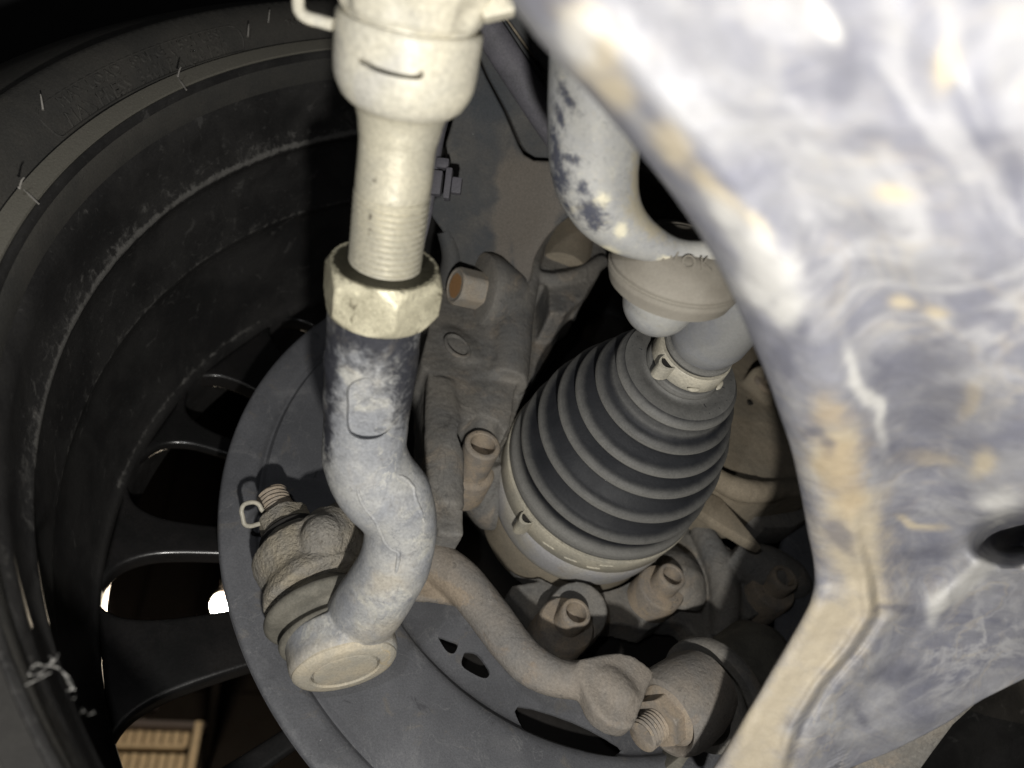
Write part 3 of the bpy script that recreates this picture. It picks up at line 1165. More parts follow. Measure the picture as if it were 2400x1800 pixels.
# stud, castle nut, cotter pin
hB, hT = 0.0325, 0.0570                          # boss bottom / top along the stud
bm = bmesh.new()
ST = 0.0760
lathe(bm, [(0.03 + (ST - .03) * i / 120, 0.0058) for i in range(121)] + [(ST + 0.001, 0.0046)], SB, SD, 48, rf=thr(0.0058, 0.00170, 0.0011))
link('ball_stud', bm, m_bolt, tre, ang=70)
bm = bmesh.new()
Rc = 0.0098
prof = [(hT - .001, Rc * 0.6), (hT, Rc * .9), (hT + .0012, Rc * 1.0), (hT + .0070, Rc), (hT + .0078, Rc * 0.93), (hT + .0079, Rc * .66)]
pp = []
for a, b in zip(prof, prof[1:]):
    pp += [tuple(a[j] + (b[j] - a[j]) * k / 3 for j in (0, 1)) for k in range(3)]
pp.append(prof[-1])
lathe(bm, pp, SB, SD, 96, rf=hexrf(Rc, ph=.3))
cn = link('castle_nut', bm, m_boss, tre, ang=30)
bm = bmesh.new()
lathe(bm, [(hT - .0022, 0.0108), (hT - .0008, 0.0114), (hT + .0001, 0.0108)], SB, SD, 48)
link('washer', bm, m_hole, cn)
bm = bmesh.new()
dcp = (SB + SD * 0.062).y - 0.004
pts = [(626, 1222), (606, 1228), (586, 1233), (573, 1228), (569, 1212), (566, 1196), (573, 1182), (592, 1177), (606, 1182), (613, 1194), (617, 1198)]
tube(bm, [(P(x, y, dcp), 0.00083) for x, y in pts], seg=14, sub=5)
link('cotter_pin', bm, m_clamp, cn)

kn = thing('steering_knuckle', 'big dusty grey cast steering knuckle column left of the ribbed boot', 'steering knuckle', PO(1130, 850, .075))
# ================================================================ steering arm boss (end of the knuckle arm)
bm = bmesh.new()
arm_boss = None
RB = 0.0158
prof = [(0.0290, RB * 0.7), (0.0295, RB * 1.08), (0.0305, RB * 1.16), (0.0345, RB * 1.10), (0.0365, RB * 1.02), (0.0385, RB * 0.98), (0.0400, RB * 0.99), (0.046, RB * 1.05), (0.0495, RB * 1.03), (0.0520, RB * 0.80),
        (hT - .0015, RB * .66), (hT - .001, RB * .4)]
lathe(bm, prof, SB, SD, 64)
eb = SB + SD * 0.040
cr = V((0.95, 0.02, 0.30)).normalized()
e0, e1, e2, e3 = eb + cr * 0.008 + SD * 0.002, P(765, 1255, eb.y - 0.003), P(800, 1262, eb.y + 0.010), P(880, 1215, eb.y + 0.040)
tube(bm, [(e0, 0.011), (e1, 0.0098), (e2, 0.0125), (e3, 0.013), (P(1000, 1190, 0.335), 0.014)], seg=28, sub=5)
b2 = bmesh.ops.create_uvsphere(bm, u_segments=24, v_segments=16, radius=0.0075)['verts']
bmesh.ops.translate(bm, vec=P(757, 1258, eb.y - 0.008), verts=b2)
bm = cast(bm, 0.0008, 3)
roughen(bm, 0.0003, 220, 0.00022, 800)
link('steering_arm', bm, m_boss, kn, ang=80)

# ================================================================ drive shaft: boot, clamps, joint cup, shaft
BA = V((-0.25985469, 0.80060895, -0.53990819))
BC = V((0.03220957, 0.35979957, -0.05266554))
axle = thing('drive_shaft', 'black ribbed drive shaft boot with pale steel bands and grey joint cup', 'drive shaft', BC)


def crest(o, r, w=0.0020, dep=0.006):
    return [(o - w * 1.05, r - dep * .55), (o - w * 0.8, r - 0.0012), (o - w * 0.3, r - .0001), (o + w * 0.35, r), (o + w * 0.9, r - 0.0010), (o + w * 1.2, r - dep * .6)]


prof, dust = [], []


def add(o, r, dv):
    prof.append((o, r))
    dust.append(dv)


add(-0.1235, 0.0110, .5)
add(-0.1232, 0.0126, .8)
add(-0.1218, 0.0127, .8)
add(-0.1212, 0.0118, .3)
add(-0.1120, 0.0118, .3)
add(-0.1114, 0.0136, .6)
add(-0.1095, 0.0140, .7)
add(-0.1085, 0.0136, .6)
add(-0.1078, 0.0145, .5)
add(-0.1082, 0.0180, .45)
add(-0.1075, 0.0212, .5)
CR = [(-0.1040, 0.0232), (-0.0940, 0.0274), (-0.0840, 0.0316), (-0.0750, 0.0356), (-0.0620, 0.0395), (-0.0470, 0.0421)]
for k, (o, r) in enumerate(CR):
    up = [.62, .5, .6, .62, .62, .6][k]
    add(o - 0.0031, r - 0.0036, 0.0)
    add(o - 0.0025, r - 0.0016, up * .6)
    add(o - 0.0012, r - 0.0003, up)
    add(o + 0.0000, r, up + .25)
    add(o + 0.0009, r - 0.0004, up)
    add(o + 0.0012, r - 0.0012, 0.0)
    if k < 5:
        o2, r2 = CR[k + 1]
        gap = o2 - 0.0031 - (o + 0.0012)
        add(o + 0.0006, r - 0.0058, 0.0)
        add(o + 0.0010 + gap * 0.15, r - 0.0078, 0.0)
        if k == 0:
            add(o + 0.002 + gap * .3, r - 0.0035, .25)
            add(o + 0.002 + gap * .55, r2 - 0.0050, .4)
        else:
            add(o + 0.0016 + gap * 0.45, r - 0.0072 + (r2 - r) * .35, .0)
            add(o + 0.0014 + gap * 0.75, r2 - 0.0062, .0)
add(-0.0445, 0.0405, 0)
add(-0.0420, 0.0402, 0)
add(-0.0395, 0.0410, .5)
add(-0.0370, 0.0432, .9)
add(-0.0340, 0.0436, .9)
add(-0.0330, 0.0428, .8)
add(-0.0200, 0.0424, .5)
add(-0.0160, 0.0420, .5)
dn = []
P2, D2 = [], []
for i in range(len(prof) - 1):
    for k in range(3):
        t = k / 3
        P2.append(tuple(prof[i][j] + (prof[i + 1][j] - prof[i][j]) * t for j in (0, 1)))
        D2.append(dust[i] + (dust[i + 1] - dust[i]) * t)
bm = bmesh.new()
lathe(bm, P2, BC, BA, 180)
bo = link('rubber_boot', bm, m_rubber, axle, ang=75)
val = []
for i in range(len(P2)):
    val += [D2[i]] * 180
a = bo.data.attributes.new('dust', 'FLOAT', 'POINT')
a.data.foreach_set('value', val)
# scale ticks moulded on the boot collar
for k in range(16):
    bm = bmesh.new()
    th = math.radians(-60 + k * 15)
    a_, b_ = frame(BA)
    rd = a_ * math.cos(th) + b_ * math.sin(th)
    r_in = 0.0170 if k % 3 else 0.0155
    sweep(bm, [BC + BA * -0.1080 + rd * r_in, BC + BA * -0.1078 + rd * 0.0195], [0.00018] * 2, 6)
    link('moulded_tick', bm, m_rubber, axle)
# clamps
bm = bmesh.new()
lathe(bm, [(-0.1200, 0.0115), (-0.1202, 0.0131), (-0.1198, 0.0134), (-0.1136, 0.0137), (-0.1131, 0.0134), (-0.1133, 0.0115)], BC, BA, 120)
sc_ = link('clamp_band', bm, m_clamp, axle, ang=35)
bm = bmesh.new()
lathe(bm, [(-0.0315, 0.0420), (-0.0318, 0.0438), (-0.0312, 0.0441), (-0.0195, 0.0436), (-0.0188, 0.0432), (-0.0190, 0.0415)], BC, BA, 180)
lc_ = link('clamp_band', bm, m_clamp, axle, ang=35)


def on_band(px, py, o, r):
    """angle about the shaft axis of the visible point of a ring nearest a pixel."""
    a_, b_ = frame(BA)
    best = None
    for k in range(720):
        th = math.radians(k * .5)
        q = BC + BA * o + (a_ * math.cos(th) + b_ * math.sin(th)) * r
        x, y = pix(q)
        dd = (x - px) ** 2 + (y - py) ** 2 + (1e9 if (q - BC).dot(V((0, -1, 0))) < -1 else 0)
        rad = (a_ * math.cos(th) + b_ * math.sin(th))
        if rad.dot(q) > 0:
            continue
        if best is None or dd < best[0]:
            best = (dd, th)
    th = best[1]
    rad = a_ * math.cos(th) + b_ * math.sin(th)
    return th, rad, BA.cross(rad).normalized()


def ear(px, py, o, r, hgt, wid, ln_, name='clamp_ear'):
    th, rad, tan = on_band(px, py, o, r)
    bm = bmesh.new()
    # crimped ear: an arch standing off the band, open at its sides
    n_ = 9
    pth = []
    for i in range(n_):
        t = math.pi * i / (n_ - 1)
        pth.append((-math.cos(t) * wid / 2, math.sin(t) * hgt))
    o_, i_ = [], []
    for s in (-.5, .5):
        for lst, sc in ((o_, 1.0), (i_, 0.72)):
            lst.append([bm.verts.new(BC + BA * (o + s * ln_) + rad * (r + y * sc) + tan * x * (0.9 if sc < 1 else 1)) for x, y in pth])
    for lst, fl in ((o_, 1), (i_, -1)):
        for k in range(n_ - 1):
            bm.faces.new((lst[0][k], lst[0][k + 1], lst[1][k + 1], lst[1][k])[::fl])
    for e in (0, 1):
        for k in range(n_ - 1):
            bm.faces.new((o_[e][k], o_[e][k + 1], i_[e][k + 1], i_[e][k]))
    link(name, bm, m_clamp, axle)
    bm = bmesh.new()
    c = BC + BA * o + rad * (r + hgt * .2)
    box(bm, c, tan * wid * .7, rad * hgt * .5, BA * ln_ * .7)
    link('ear_recess_fill', bm, m_hole, axle, smooth=False)  # solid black block painted for the shade under the ear


ear(1243, 1215, -0.0252, 0.0436, 0.0050, 0.0062, 0.0105)
ear(1560, 860, -0.1168, 0.0133, 0.0046, 0.0058, 0.0066)
for px, py, o, r in ((1295, 1265, -.0245, .0439), (1345, 1293, -.0240, .0439), (1395, 1315, -.0235, .0439), (1425, 1308, -.028, .0440)):
    th, rad, tan = on_band(px, py, o, r)
    for q, (du, dv) in enumerate(((0, 0), (0.0016, .0007), (0.0033, .0012))):
        bm = bmesh.new()
        b2 = bmesh.ops.create_uvsphere(bm, u_segments=12, v_segments=8, radius=0.0010)['verts']
        Mx = Matrix((tan, rad, BA)).transposed().to_4x4() @ Matrix.Diagonal((1.4, .45, .55, 1))
        Mx.translation = BC + BA * (o + dv * .5) + rad * (r - 0.0001) + tan * (du - .0016)
        bmesh.ops.transform(bm, matrix=Mx, verts=b2)
        Mx2 = Matrix.Identity(4)
        link('band_crimp', bm, m_clamp, axle)
for px, py in ((1628, 900), (1680, 898)):
    th, rad, tan = on_band(px, py, -.1150, .0137)
    bm = bmesh.new()
    cpt = BC + BA * -.1155 + rad * 0.0136
    tube(bm, [(cpt - tan * .0022, 0.0003), (cpt - tan * .001 + rad * .0004, 0.0007), (cpt + tan * .001 + rad * .0008, 0.0008), (cpt + tan * .0026 + rad * .001 - BA * .0004, 0.0003)], seg=10, sub=4)
    link('clamp_hook', bm, m_clamp, axle)
# joint cup
bm = bmesh.new()
lathe(bm, [(-0.021, 0.030), (-0.0198, 0.0424), (-0.0185, 0.0434), (-0.012, 0.0437), (-0.004, 0.0432), (0.0, 0.0422), (0.0032, 0.0405), (0.0040, 0.0385), (0.0042, 0.02)], BC, BA, 160)
link('joint_cup', bm, m_cup, axle, ang=45)
# shaft towards the gearbox
bm = bmesh.new()
lathe(bm, [(-0.110, 0.0102), (-0.1215, 0.0102), (-0.1225, 0.0108), (-0.126, 0.0125), (-0.130, 0.0135), (-0.30, 0.0139), (-0.301, 0.002)], BC, BA, 96)
link('shaft', bm, m_shaft, axle)

# bearing ring behind the cup
bm = bmesh.new()
lathe(bm, [(0.0005, 0.020), (0.0010, 0.0385), (0.003, 0.0404), (0.012, 0.0418), (0.0200, 0.0424), (0.0235, 0.0422), (0.0240, 0.030)], BC, BA, 160)
tag(link('hub_bearing', bm, m_brown, ang=45), 'brown dusty bearing ring in a shallow recess behind the joint cup', 'hub bearing')

# ================================================================ steering knuckle
bm = bmesh.new()
# main column and its left strip
pprism(bm, [(1012, 690), (1004, 770), (988, 838), (990, 858), (1004, 870), (1006, 950), (1004, 1040), (988, 1090), (1000, 1160), (1022, 1216), (1026, 1246), (1040, 1252),
            (1086, 1254), (1086, 1180), (1078, 1080), (1072, 1000), (1066, 930), (1110, 880), (1180, 860), (1226, 780), (1240, 680), (1200, 620), (1100, 640)], 0.059, 0.088)
pprism(bm, [(1050, 880), (1070, 960), (1082, 1004), (1098, 984), (1132, 970), (1165, 984), (1184, 1016), (1196, 1000), (1208, 920), (1230, 800), (1236, 700), (1120, 720), (1050, 800)], 0.060, 0.084)
tube(bm, [(PO(1120, 740, .068), .020), (PO(1125, 830, .069), .021), (PO(1140, 920, .070), .018)], seg=28, sub=4, flat=(N_AX, .62))
# rear flank to the right
pprism(bm, [(1230, 650), (1300, 640), (1330, 728), (1310, 790), (1268, 862), (1225, 930), (1190, 1030), (1160, 1020), (1200, 900)], 0.070, 0.092)
# right lobe of the strut clamp
pprism(bm, [(1239, 600), (1300, 520), (1420, 500), (1424, 605), (1403, 645), (1385, 668), (1374, 694), (1350, 712), (1325, 735), (1290, 735), (1285, 650), (1245, 650)], 0.050, 0.078)
tube(bm, [(PO(1345, 480, .046), .0045), (PO(1300, 520, .047), .0045), (PO(1264, 562, .048), .0048), (PO(1245, 615, .049), .005), (PO(1240, 655, .051), .0056), (PO(1214, 720, .056), .008), (PO(1196, 800, .060), .010), (PO(1184, 900, .063), .010)], seg=20, sub=5)
tube(bm, [(PO(1243, 645, .050), .0035), (PO(1300, 655, .049), .0035), (PO(1360, 640, .049), .0036), (PO(1412, 612, .050), .004)], seg=16, sub=5)
for px, py, w_, hh in ((1300, 700, 0.004, .056), (1345, 690, .005, .054)):
    tube(bm, [(PO(px, py - 40, hh), w_), (PO(px - 6, py + 10, hh + .003), w_), (PO(px - 18, py + 60, hh + .010), w_)], seg=14, sub=3)
tube(bm, [(PO(1036, 900, .062), .007), (PO(1040, 1050, .061), .008), (PO(1044, 1190, .062), .0075)], seg=18, sub=4, flat=(N_AX, .6))
tube(bm, [(PO(1040, 790, .064), .009), (PO(1080, 820, .062), .010), (PO(1100, 860, .063), .010)], seg=18, sub=4, flat=(N_AX, .6))
# socket for the upper hub bolt
tube(bm, [(PO(1135, 1075, .088), .0115), (PO(1140, 1120, .096), .0125), (PO(1150, 1170, .106), .013), (PO(1165, 1210, .114), .010)], seg=24, sub=4)
# hub carrier
c9 = [(1120, 1060), (1128, 1140), (1160, 1230), (1215, 1310), (1270, 1360), (1200, 1374), (1192, 1392), (1240, 1440), (1290, 1512), (1340, 1518), (1395, 1505), (1420, 1462), (1460, 1462), (1520, 1478), (1560, 1455), (1610, 1462), (1640, 1500),
      (1672, 1512), (1696, 1490), (1702, 1420), (1690, 1330), (1640, 1225), (1600, 1238), (1500, 1180), (1240, 1050)]
pprism(bm, c9, 0.113, 0.127)
tube(bm, [(PO(1640, 1235, .108), .006), (PO(1690, 1340, .108), .007), (PO(1700, 1420, .109), .007), (PO(1690, 1500, .112), .006)], seg=16, sub=4)
tube(bm, [(PO(1350, 1440, .122), .014), (PO(1352, 1436, .1005), .0125)], seg=24, sub=2)
tube(bm, [(PO(1560, 1300, .116), .008), (PO(1575, 1370, .112), .016), (PO(1570, 1420, .116), .014)], seg=20, sub=3)
tube(bm, [(PO(1720, 1290, .100), .006), (PO(1780, 1330, .100), .012), (PO(1850, 1360, .102), .010), (PO(1880, 1380, .106), .006)], seg=18, sub=3)
pprism(bm, [(1650, 1240), (1720, 1290), (1800, 1310), (1850, 1400), (1760, 1450), (1700, 1420)], 0.106, 0.118)
bm = cast(bm, 0.0009, 9)
# bearing opening in the carrier
cut = bmesh.new()
lathe(cut, [(-0.06, 0.0438), (0.05, 0.0438)], BC, BA, 96)
bm = boolean(bm, cut)
cut = bmesh.new()
lathe(cut, [(-0.02, 0.0118), (0.0135, 0.0112)], PO(1130, 1034, .0600), N_AX, 48)
bm = boolean(bm, cut)
roughen(bm, 0.0005, 70, 0.00018, 420)
ko = link('casting', bm, m_cast, kn, ang=60)
# strut fixing boss with its rusty flange bolt
bb = PO(1118, 660, 0.047)
BD = V((-0.80, -0.52, 0.12)).normalized()
bm = bmesh.new()
lathe(bm, [(-0.018, 0.0125), (-0.004, 0.0178), (0.0, 0.0182), (0.0022, 0.0176), (0.0030, 0.0160), (0.0032, 0.004)], P(1128, 682, bb.y + 0.002), BD, 64)
roughen(bm, 0.0003, 150)
link('strut_boss', bm, m_cast, kn)


def flange_bolt(name, label, org, ax, rf_, rh, hh, parent, rust=False, recess=False, washer=False):
    bm = bmesh.new()
    lathe(bm, [(-.001, rf_ * .5), (0, rf_), (0.0012, rf_), (0.0022, rf_ * .93), (0.0028, rh)], org, ax, 64)
    t = link(name, bm, m_bolt, parent)
    t['label'] = label
    bm = bmesh.new()
    prof = [(0.0012, rh * .9), (0.002, rh), (hh - .001, rh), (hh - .0002, rh * .93), (hh, rh * .86)]
    if recess:
        prof += [(hh, rh * 0.74), (hh - 0.0004, rh * 0.69), (hh - 0.0078, rh * 0.62), (hh - 0.0085, 0.0002)]
    else:
        prof += [(hh - .0001, rh * .80), (hh - .0004, rh * .76), (hh - .0004, 0.0002)]
    pp = []
    for a, b in zip(prof, prof[1:]):
        pp += [tuple(a[j] + (b[j] - a[j]) * k / 3 for j in (0, 1)) for k in range(3)]
    pp.append(prof[-1])
    if not recess:
        lathe(bm, pp, org, ax, 96, rf=hexrf(rh * 1.06, ph=.2))
    else:
        lathe(bm, pp, org, ax, 64)
    ho = link('head', bm, m_rust if rust else m_bolt, t, ang=30)
    if rust:
        attr_fill(ho, 'rust', lambda p: 1.0 if (p - org).dot(ax) > hh - .0006 and ((p - org) - ax * (p - org).dot(ax)).length < rh * .70 else 0.0)
    if washer:
        bm = bmesh.new()
        lathe(bm, [(-.014, rf_ * 1.02), (-0.0008, rf_ * 1.0), (0.0002, rf_ * .97), (.0003, rf_ * .6)], org, ax, 64)
        link('washer', bm, m_bolt, t)
    return t


flange_bolt('flange_bolt', 'hex flange bolt with orange rust on its head, above the oval cast mark', P(1134, 684, bb.y - 0.0005), BD, 0.0142, 0.0088, 0.0155, kn, rust=True)
# oval cast mark
bm = bmesh.new()
oc = PO(1072, 808, 0.0578)
ov = []
for k in range(29):
    t = 2 * math.pi * k / 28
    ov.append(PO(1072 + 27 * math.cos(t) + 5 * math.sin(t), 812 + 24 * math.sin(t) + 9 * math.cos(t), 0.0566))
sweep(bm, ov, [0.0010] * 29, 8)
sweep(bm, [PO(1062, 806, .0575), PO(1070, 814, .0573), PO(1074, 806, .0573), PO(1084, 820, .0575)], [.0005] * 4, 8)
link('cast_mark', bm, m_cast, kn)
NB = -N_AX
for (px, py, o_, lab, rw, rh, hh) in ((1133, 1040, 0.0650, 'round topped hub bolt in a recess of the knuckle, left of the boot', 0.0105, 0.0076, 0.020),
                                      (1352, 1434, 0.0880, 'hub bolt with yellowish rust and wide washer directly under the joint cup', 0.0118, 0.0062, 0.0125),
                                      (1577, 1348, 0.0900, 'dusty hub bolt right of the joint cup bottom on the carrier', 0.0110, 0.0062, 0.0125),
                                      (1842, 1352, 0.0880, 'half shaded hub bolt at far right beside the subframe edge', 0.0110, 0.0064, 0.0120)):
    top = PO(px, py, o_)
    org = top + N_AX * hh
    flange_bolt('hub_bolt', lab, org, NB, rw, rh, hh, kn, recess=True, washer=True)

# back plate to the right of the boot (housing), web and shadowed bracket
hs = thing('gearbox_housing', 'brown dusty rounded housing in the gap between boot and grey subframe', 'housing', PO(1760, 1000, .09))
bm = bmesh.new()
pprism(bm, [(1600, 1120), (1570, 900), (1640, 800), (1740, 700), (1900, 700), (1960, 1000), (1920, 1150), (1840, 1162), (1780, 1160), (1730, 1150), (1690, 1128), (1650, 1090)], 0.070, 0.11)
tube(bm, [(PO(1640, 1085, .068), .004), (PO(1690, 1128, .068), .005), (PO(1745, 1150, .068), .0055), (PO(1800, 1152, .070), .005), (PO(1860, 1140, .072), .004)], seg=16, sub=4)
tube(bm, [(PO(1795, 905, .072), .011), (PO(1790, 900, .064), .010)], seg=24, sub=2)
bm = cast(bm, 0.0012, 6)
roughen(bm, 0.0009, 35, 0.0002, 300)
link('casting', bm, m_brown, hs, ang=70)
bm = bmesh.new()
box(bm, PO(1757, 945, .0700), E1 * 0.0024, N_AX * 0.002, E2 * 0.0024)
link('drain_hole_fill', bm, m_hole, hs, smooth=False)  # solid block, the shade of the hole is in its colour
flange_bolt('flange_bolt', 'pale bolt head half hidden by the subframe edge on the brown housing', PO(1800, 898, .0655), NB, 0.0085, 0.0055, 0.008, hs)
bm = bmesh.new()
pprism(bm, [(1630, 1190), (1655, 1150), (1690, 1166), (1720, 1200), (1788, 1284), (1745, 1262), (1700, 1235)], 0.078, 0.084)
bm = bevelled(bm, .0012, 2)
tag(link('support_web', bm, m_brown), 'thin tan triangular web below the brown housing', 'support web')
bm = bmesh.new()
pprism(bm, [(1715, 1135), (1830, 1145), (1920, 1180), (1900, 1210), (1862, 1235), (1795, 1238), (1760, 1200)], 0.088, 0.105)
bm = bevelled(bm, .002, 2)
tag(link('mount_bracket', bm, m_cast), 'shaded grey bracket under the brown housing beside the subframe', 'bracket')

# ================================================================ lower S shaped arm and its ball joint
la = thing('wishbone', 'S shaped dusty forged arm curving below the joint cup over the shield', 'suspension arm', PO(1200, 1500, .08))
bm = bmesh.new()
cl = [(900, 1290, .078, 92), (955, 1296, .076, 96), (1012, 1312, .074, 100), (1082, 1362, .073, 104), (1140, 1432, .072, 104), (1192, 1502, .070, 102), (1248, 1562, .068, 102), (1318, 1592, .066, 90), (1390, 1596, .063, 96), (1440, 1622, .061, 100), (1472, 1660, .060, 80)]
tube(bm, [(PO(x, y, o), w_ / 2 * PO(x, y, o).y / F * 1.0) for x, y, o, w_ in cl], seg=36, sub=6, flat=(N_AX, 0.9))
pprism(bm, rounded([(1350, 1556), (1391, 1536), (1434, 1527), (1481, 1534), (1517, 1556), (1537, 1578), (1518, 1618), (1500, 1668), (1484, 1708), (1448, 1704), (1416, 1686), (1385, 1650)], 3), 0.0575, 0.066)
# thin flange below the tube with the rusty patch
pprism(bm, [(880, 1370), (935, 1330), (1010, 1340), (1100, 1400), (1165, 1485), (1235, 1570), (1215, 1560), (1150, 1478), (1098, 1420), (1060, 1412), (1010, 1404), (940, 1400), (880, 1396)], 0.077, 0.081)
bm = cast(bm, 0.0008, 22)
roughen(bm, 0.0004, 90, 0.0001, 500)
lo2 = link('forging', bm, m_arm, la, ang=80)
attr_fill(lo2, 'rust', blobs([(1040, 1385, 60, 26, 25), (1000, 1370, 40, 30, 0)]))
bj = thing('lower_ball_joint', 'round dusty ball joint with threaded stud at the end of the S shaped arm', 'ball joint', PO(1590, 1670, .06))
JD = V((-0.72, -0.60, -0.22)).normalized()
jc = P(1572, 1672, 0.268)
bm = bmesh.new()
lathe(bm, [(-0.022, 0.008), (-0.020, 0.0138), (-0.012, 0.0155), (-0.004, 0.0160), (0.0, 0.0154), (0.0030, 0.0142), (0.0038, 0.0126), (0.0030, 0.0118), (0.0010, 0.0112), (0.0008, 0.004)], jc, JD, 80)
roughen(bm, 0.00025, 200)
link('housing', bm, m_arm, bj)
bm = bmesh.new()
lathe(bm, [(0.0006, 0.004), (0.0006, 0.0108), (0.0014, 0.0110), (0.0018, 0.0104), (0.0024, 0.0096)], jc, JD, 64)
link('washer', bm, m_bolt, bj)
bm = bmesh.new()
prof = [(0.0015, .0060), (0.0018, 0.0086), (.0026, 0.0092), (0.0064, 0.0092), (0.0072, 0.0085), (0.0073, .005)]
pp = []
for a, b in zip(prof, prof[1:]):
    pp += [tuple(a[j] + (b[j] - a[j]) * k / 3 for j in (0, 1)) for k in range(3)]
lathe(bm, pp, jc, JD, 96, rf=hexrf(.0092, ph=.1))
link('nut', bm, m_bolt, bj, ang=30)
bm = bmesh.new()
lathe(bm, [(0.005 + 0.0105 * i / 100, .0056) for i in range(101)] + [(0.0160, .0050), (.0160, .0002)], jc, JD, 48, rf=lambda th, i, o, r: thr(.0056, .0014, .00085)(th, i, o, r) if i < 101 else r)
link('threaded_stud', bm, m_bolt, bj, ang=70)
for j, (c, rr) in enumerate((((1640, 1645), 0.0190), ((1672, 1622), 0.0215))):
    bm = bmesh.new()
    cc_ = P(c[0], c[1], 0.286 + .006 * j)
    lathe(bm, [(-0.003, rr * .8), (-0.003, rr * .97), (-0.002, rr), (0.002, rr), (0.003, rr * .97), (0.003, rr * .8)], cc_, JD, 80, close=True)
    link('boot_ring', bm, m_cast if j == 0 else m_cast, bj)
bm = bmesh.new()
lathe(bm, [(-0.03, 0.010), (-0.02, 0.0165), (0.003, 0.0165), (.006, .013), (0.008, .001)], P(1712, 1590, 0.318), JD, 64)
link('rubber_cover', bm, m_bootr, bj)
bm = bmesh.new()
prism(bm, [P(x, y, 0.285) for x, y in ((1560, 1800), (1600, 1768), (1700, 1700), (1705, 1712), (1612, 1780), (1580, 1830))], V((0, .012, 0)))
bm = bevelled(bm, .0008, 2)
tag(link('cover_edge_strip', bm, m_bootr), 'thin dark edge strip running diagonally below the ball joint', 'edge strip')

# ================================================================ strut bracket, brake pipe and small hardware at the top
sb = thing('strut_bracket', 'dark blue grey strut bracket plate with a rounded slot, above the rusty flange bolt', 'strut bracket', PO(1150, 400, .04))
BQ = P(1150, 600, 0.360)
BN = (P(1150, 60, 0.318) - BQ).cross(P(1050, 330, 0.339) - P(1250, 330, 0.3385)).normalized()
if BN.y < 0:
    BN = -BN


def PB(x, y, o):
    return PL(x, y, BQ + BN * o, BN)


out = [(1150, 30), (1240, 20), (1420, 250), (1420, 470), (1345, 500), (1290, 545), (1255, 600), (1240, 660), (1200, 700), (1160, 700), (1120, 690), (1060, 640), (1050, 590), (1040, 545), (1010, 500), (1012, 470),
       (1052, 440), (1058, 415), (1048, 385), (1045, 340), (1056, 300), (1070, 240), (1085, 130)]
slot = [(1104, 100), (1140, 182), (1182, 262), (1216, 342), (1228, 362), (1250, 375), (1290, 377), (1345, 365), (1370, 300), (1330, 240), (1180, 30)]
pl_ = plate([PB(x, y, 0) for x, y in rounded(out, 4)], BN, 0.004, [[PB(x, y, 0) for x, y in slot]], bev=0.0010)
bm = pl_
# subdivided so that dust can follow the plate
bmesh.ops.subdivide_edges(bm, edges=bm.edges, cuts=2, use_grid_fill=False)
bmesh.ops.triangulate(bm, faces=bm.faces)
po_ = link('plate', bm, m_bluebr, sb, ang=30)
bdust = blobs([(1230, 470, 90, 110, 30), (1250, 560, 60, 90, 0), (1180, 600, 30, 80, -10), (1140, 620, 40, 30, 0)])
attr_fill(po_, 'dust', bdust)
pad = [(1112, 105), (1146, 184), (1188, 262), (1222, 340), (1234, 356), (1254, 368), (1290, 370), (1340, 358), (1362, 300), (1325, 246), (1180, 40)]
bm = plate([PB(x, y, .0016) for x, y in pad], BN, 0.0040, bev=0.0009)
link('inner_pad', bm, m_bluebr, sb, ang=30)
bm = plate([PB(x, y, .012) for x, y in ((1060, 20), (1260, 0), (1420, 260), (1420, 420), (1200, 420), (1100, 250))], BN, 0.003, bev=0.0005)
link('rear_plate', bm, m_hole, sb)
# lower dusty skirt that wraps the boss
bm = bmesh.new()
tube(bm, [(PB(1043, 540, .001), .004), (PB(1060, 600, .001), .005), (PB(1052, 660, .002), .0055), (PB(1040, 720, .004), .005)], seg=18, sub=4)
link('left_flange', bm, m_bluebr, sb)
# strut tube end: brown dusty cylinder in the clamp
bm = bmesh.new()
sd = (PO(1340, 430, .04) - PO(1305, 640, .046)).normalized()
sc0 = PO(1320, 628, .0535)
lathe(bm, [(-0.002, 0.0005), (-0.001, 0.012), (0.001, 0.0150), (0.01, 0.0158), (0.05, .0158)], sc0 + N_AX * .006, sd, 72)
roughen(bm, 0.0004, 120, 0.0002, 500)
tag(link('strut_tube', bm, m_brown), 'brown dusty strut tube end held in the knuckle clamp', 'strut tube')

bp = thing('brake_pipe', 'slate grey round pipe running diagonally across the strut bracket', 'pipe', PO(1200, 160, .03))
bm = bmesh.new()
tube(bm, [(PB(x, y, -.006), PB(x, y, -.006).y / F * 37) for x, y in ((1040, -100), (1100, 0), (1165, 100), (1230, 200), (1300, 305), (1370, 400))], seg=40, sub=3, flat=(BN, 0.55))
link('pipe', bm, m_hose, bp)
pn = thing('inner_panel', 'pale dusty body panel patch with a dark opening at the top', 'panel', PO(1250, 100, .06))
bm = plate([PB(x, y, .006) for x, y in rounded([(1150, -40), (1400, -40), (1420, 300), (1320, 300), (1240, 190)], 3)], BN, 0.003, bev=.0006)
link('panel', bm, m_brown, pn)
bm = bmesh.new()
prism(bm, [PB(x, y, .0035) for x, y in rounded([(1228, 158), (1262, 140), (1300, 128), (1330, 150), (1330, 182), (1290, 172), (1240, 176)], 4)], BN * .0008)
link('opening_fill', bm, m_hole, pn, smooth=False)  # flat black patch, shade of the opening put into colour
bm = bmesh.new()
prism(bm, [PB(x, y, .0010) for x, y in rounded([(1238, 184), (1270, 170), (1310, 172), (1340, 200), (1340, 260), (1300, 250)], 4)], BN * .0022)
bm = bevelled(bm, .0006, 2)
link('washer_plate', bm, m_bluebr, pn)
b2 = bmesh.new()
bmesh.ops.create_uvsphere(b2, u_segments=20, v_segments=12, radius=0.0035)
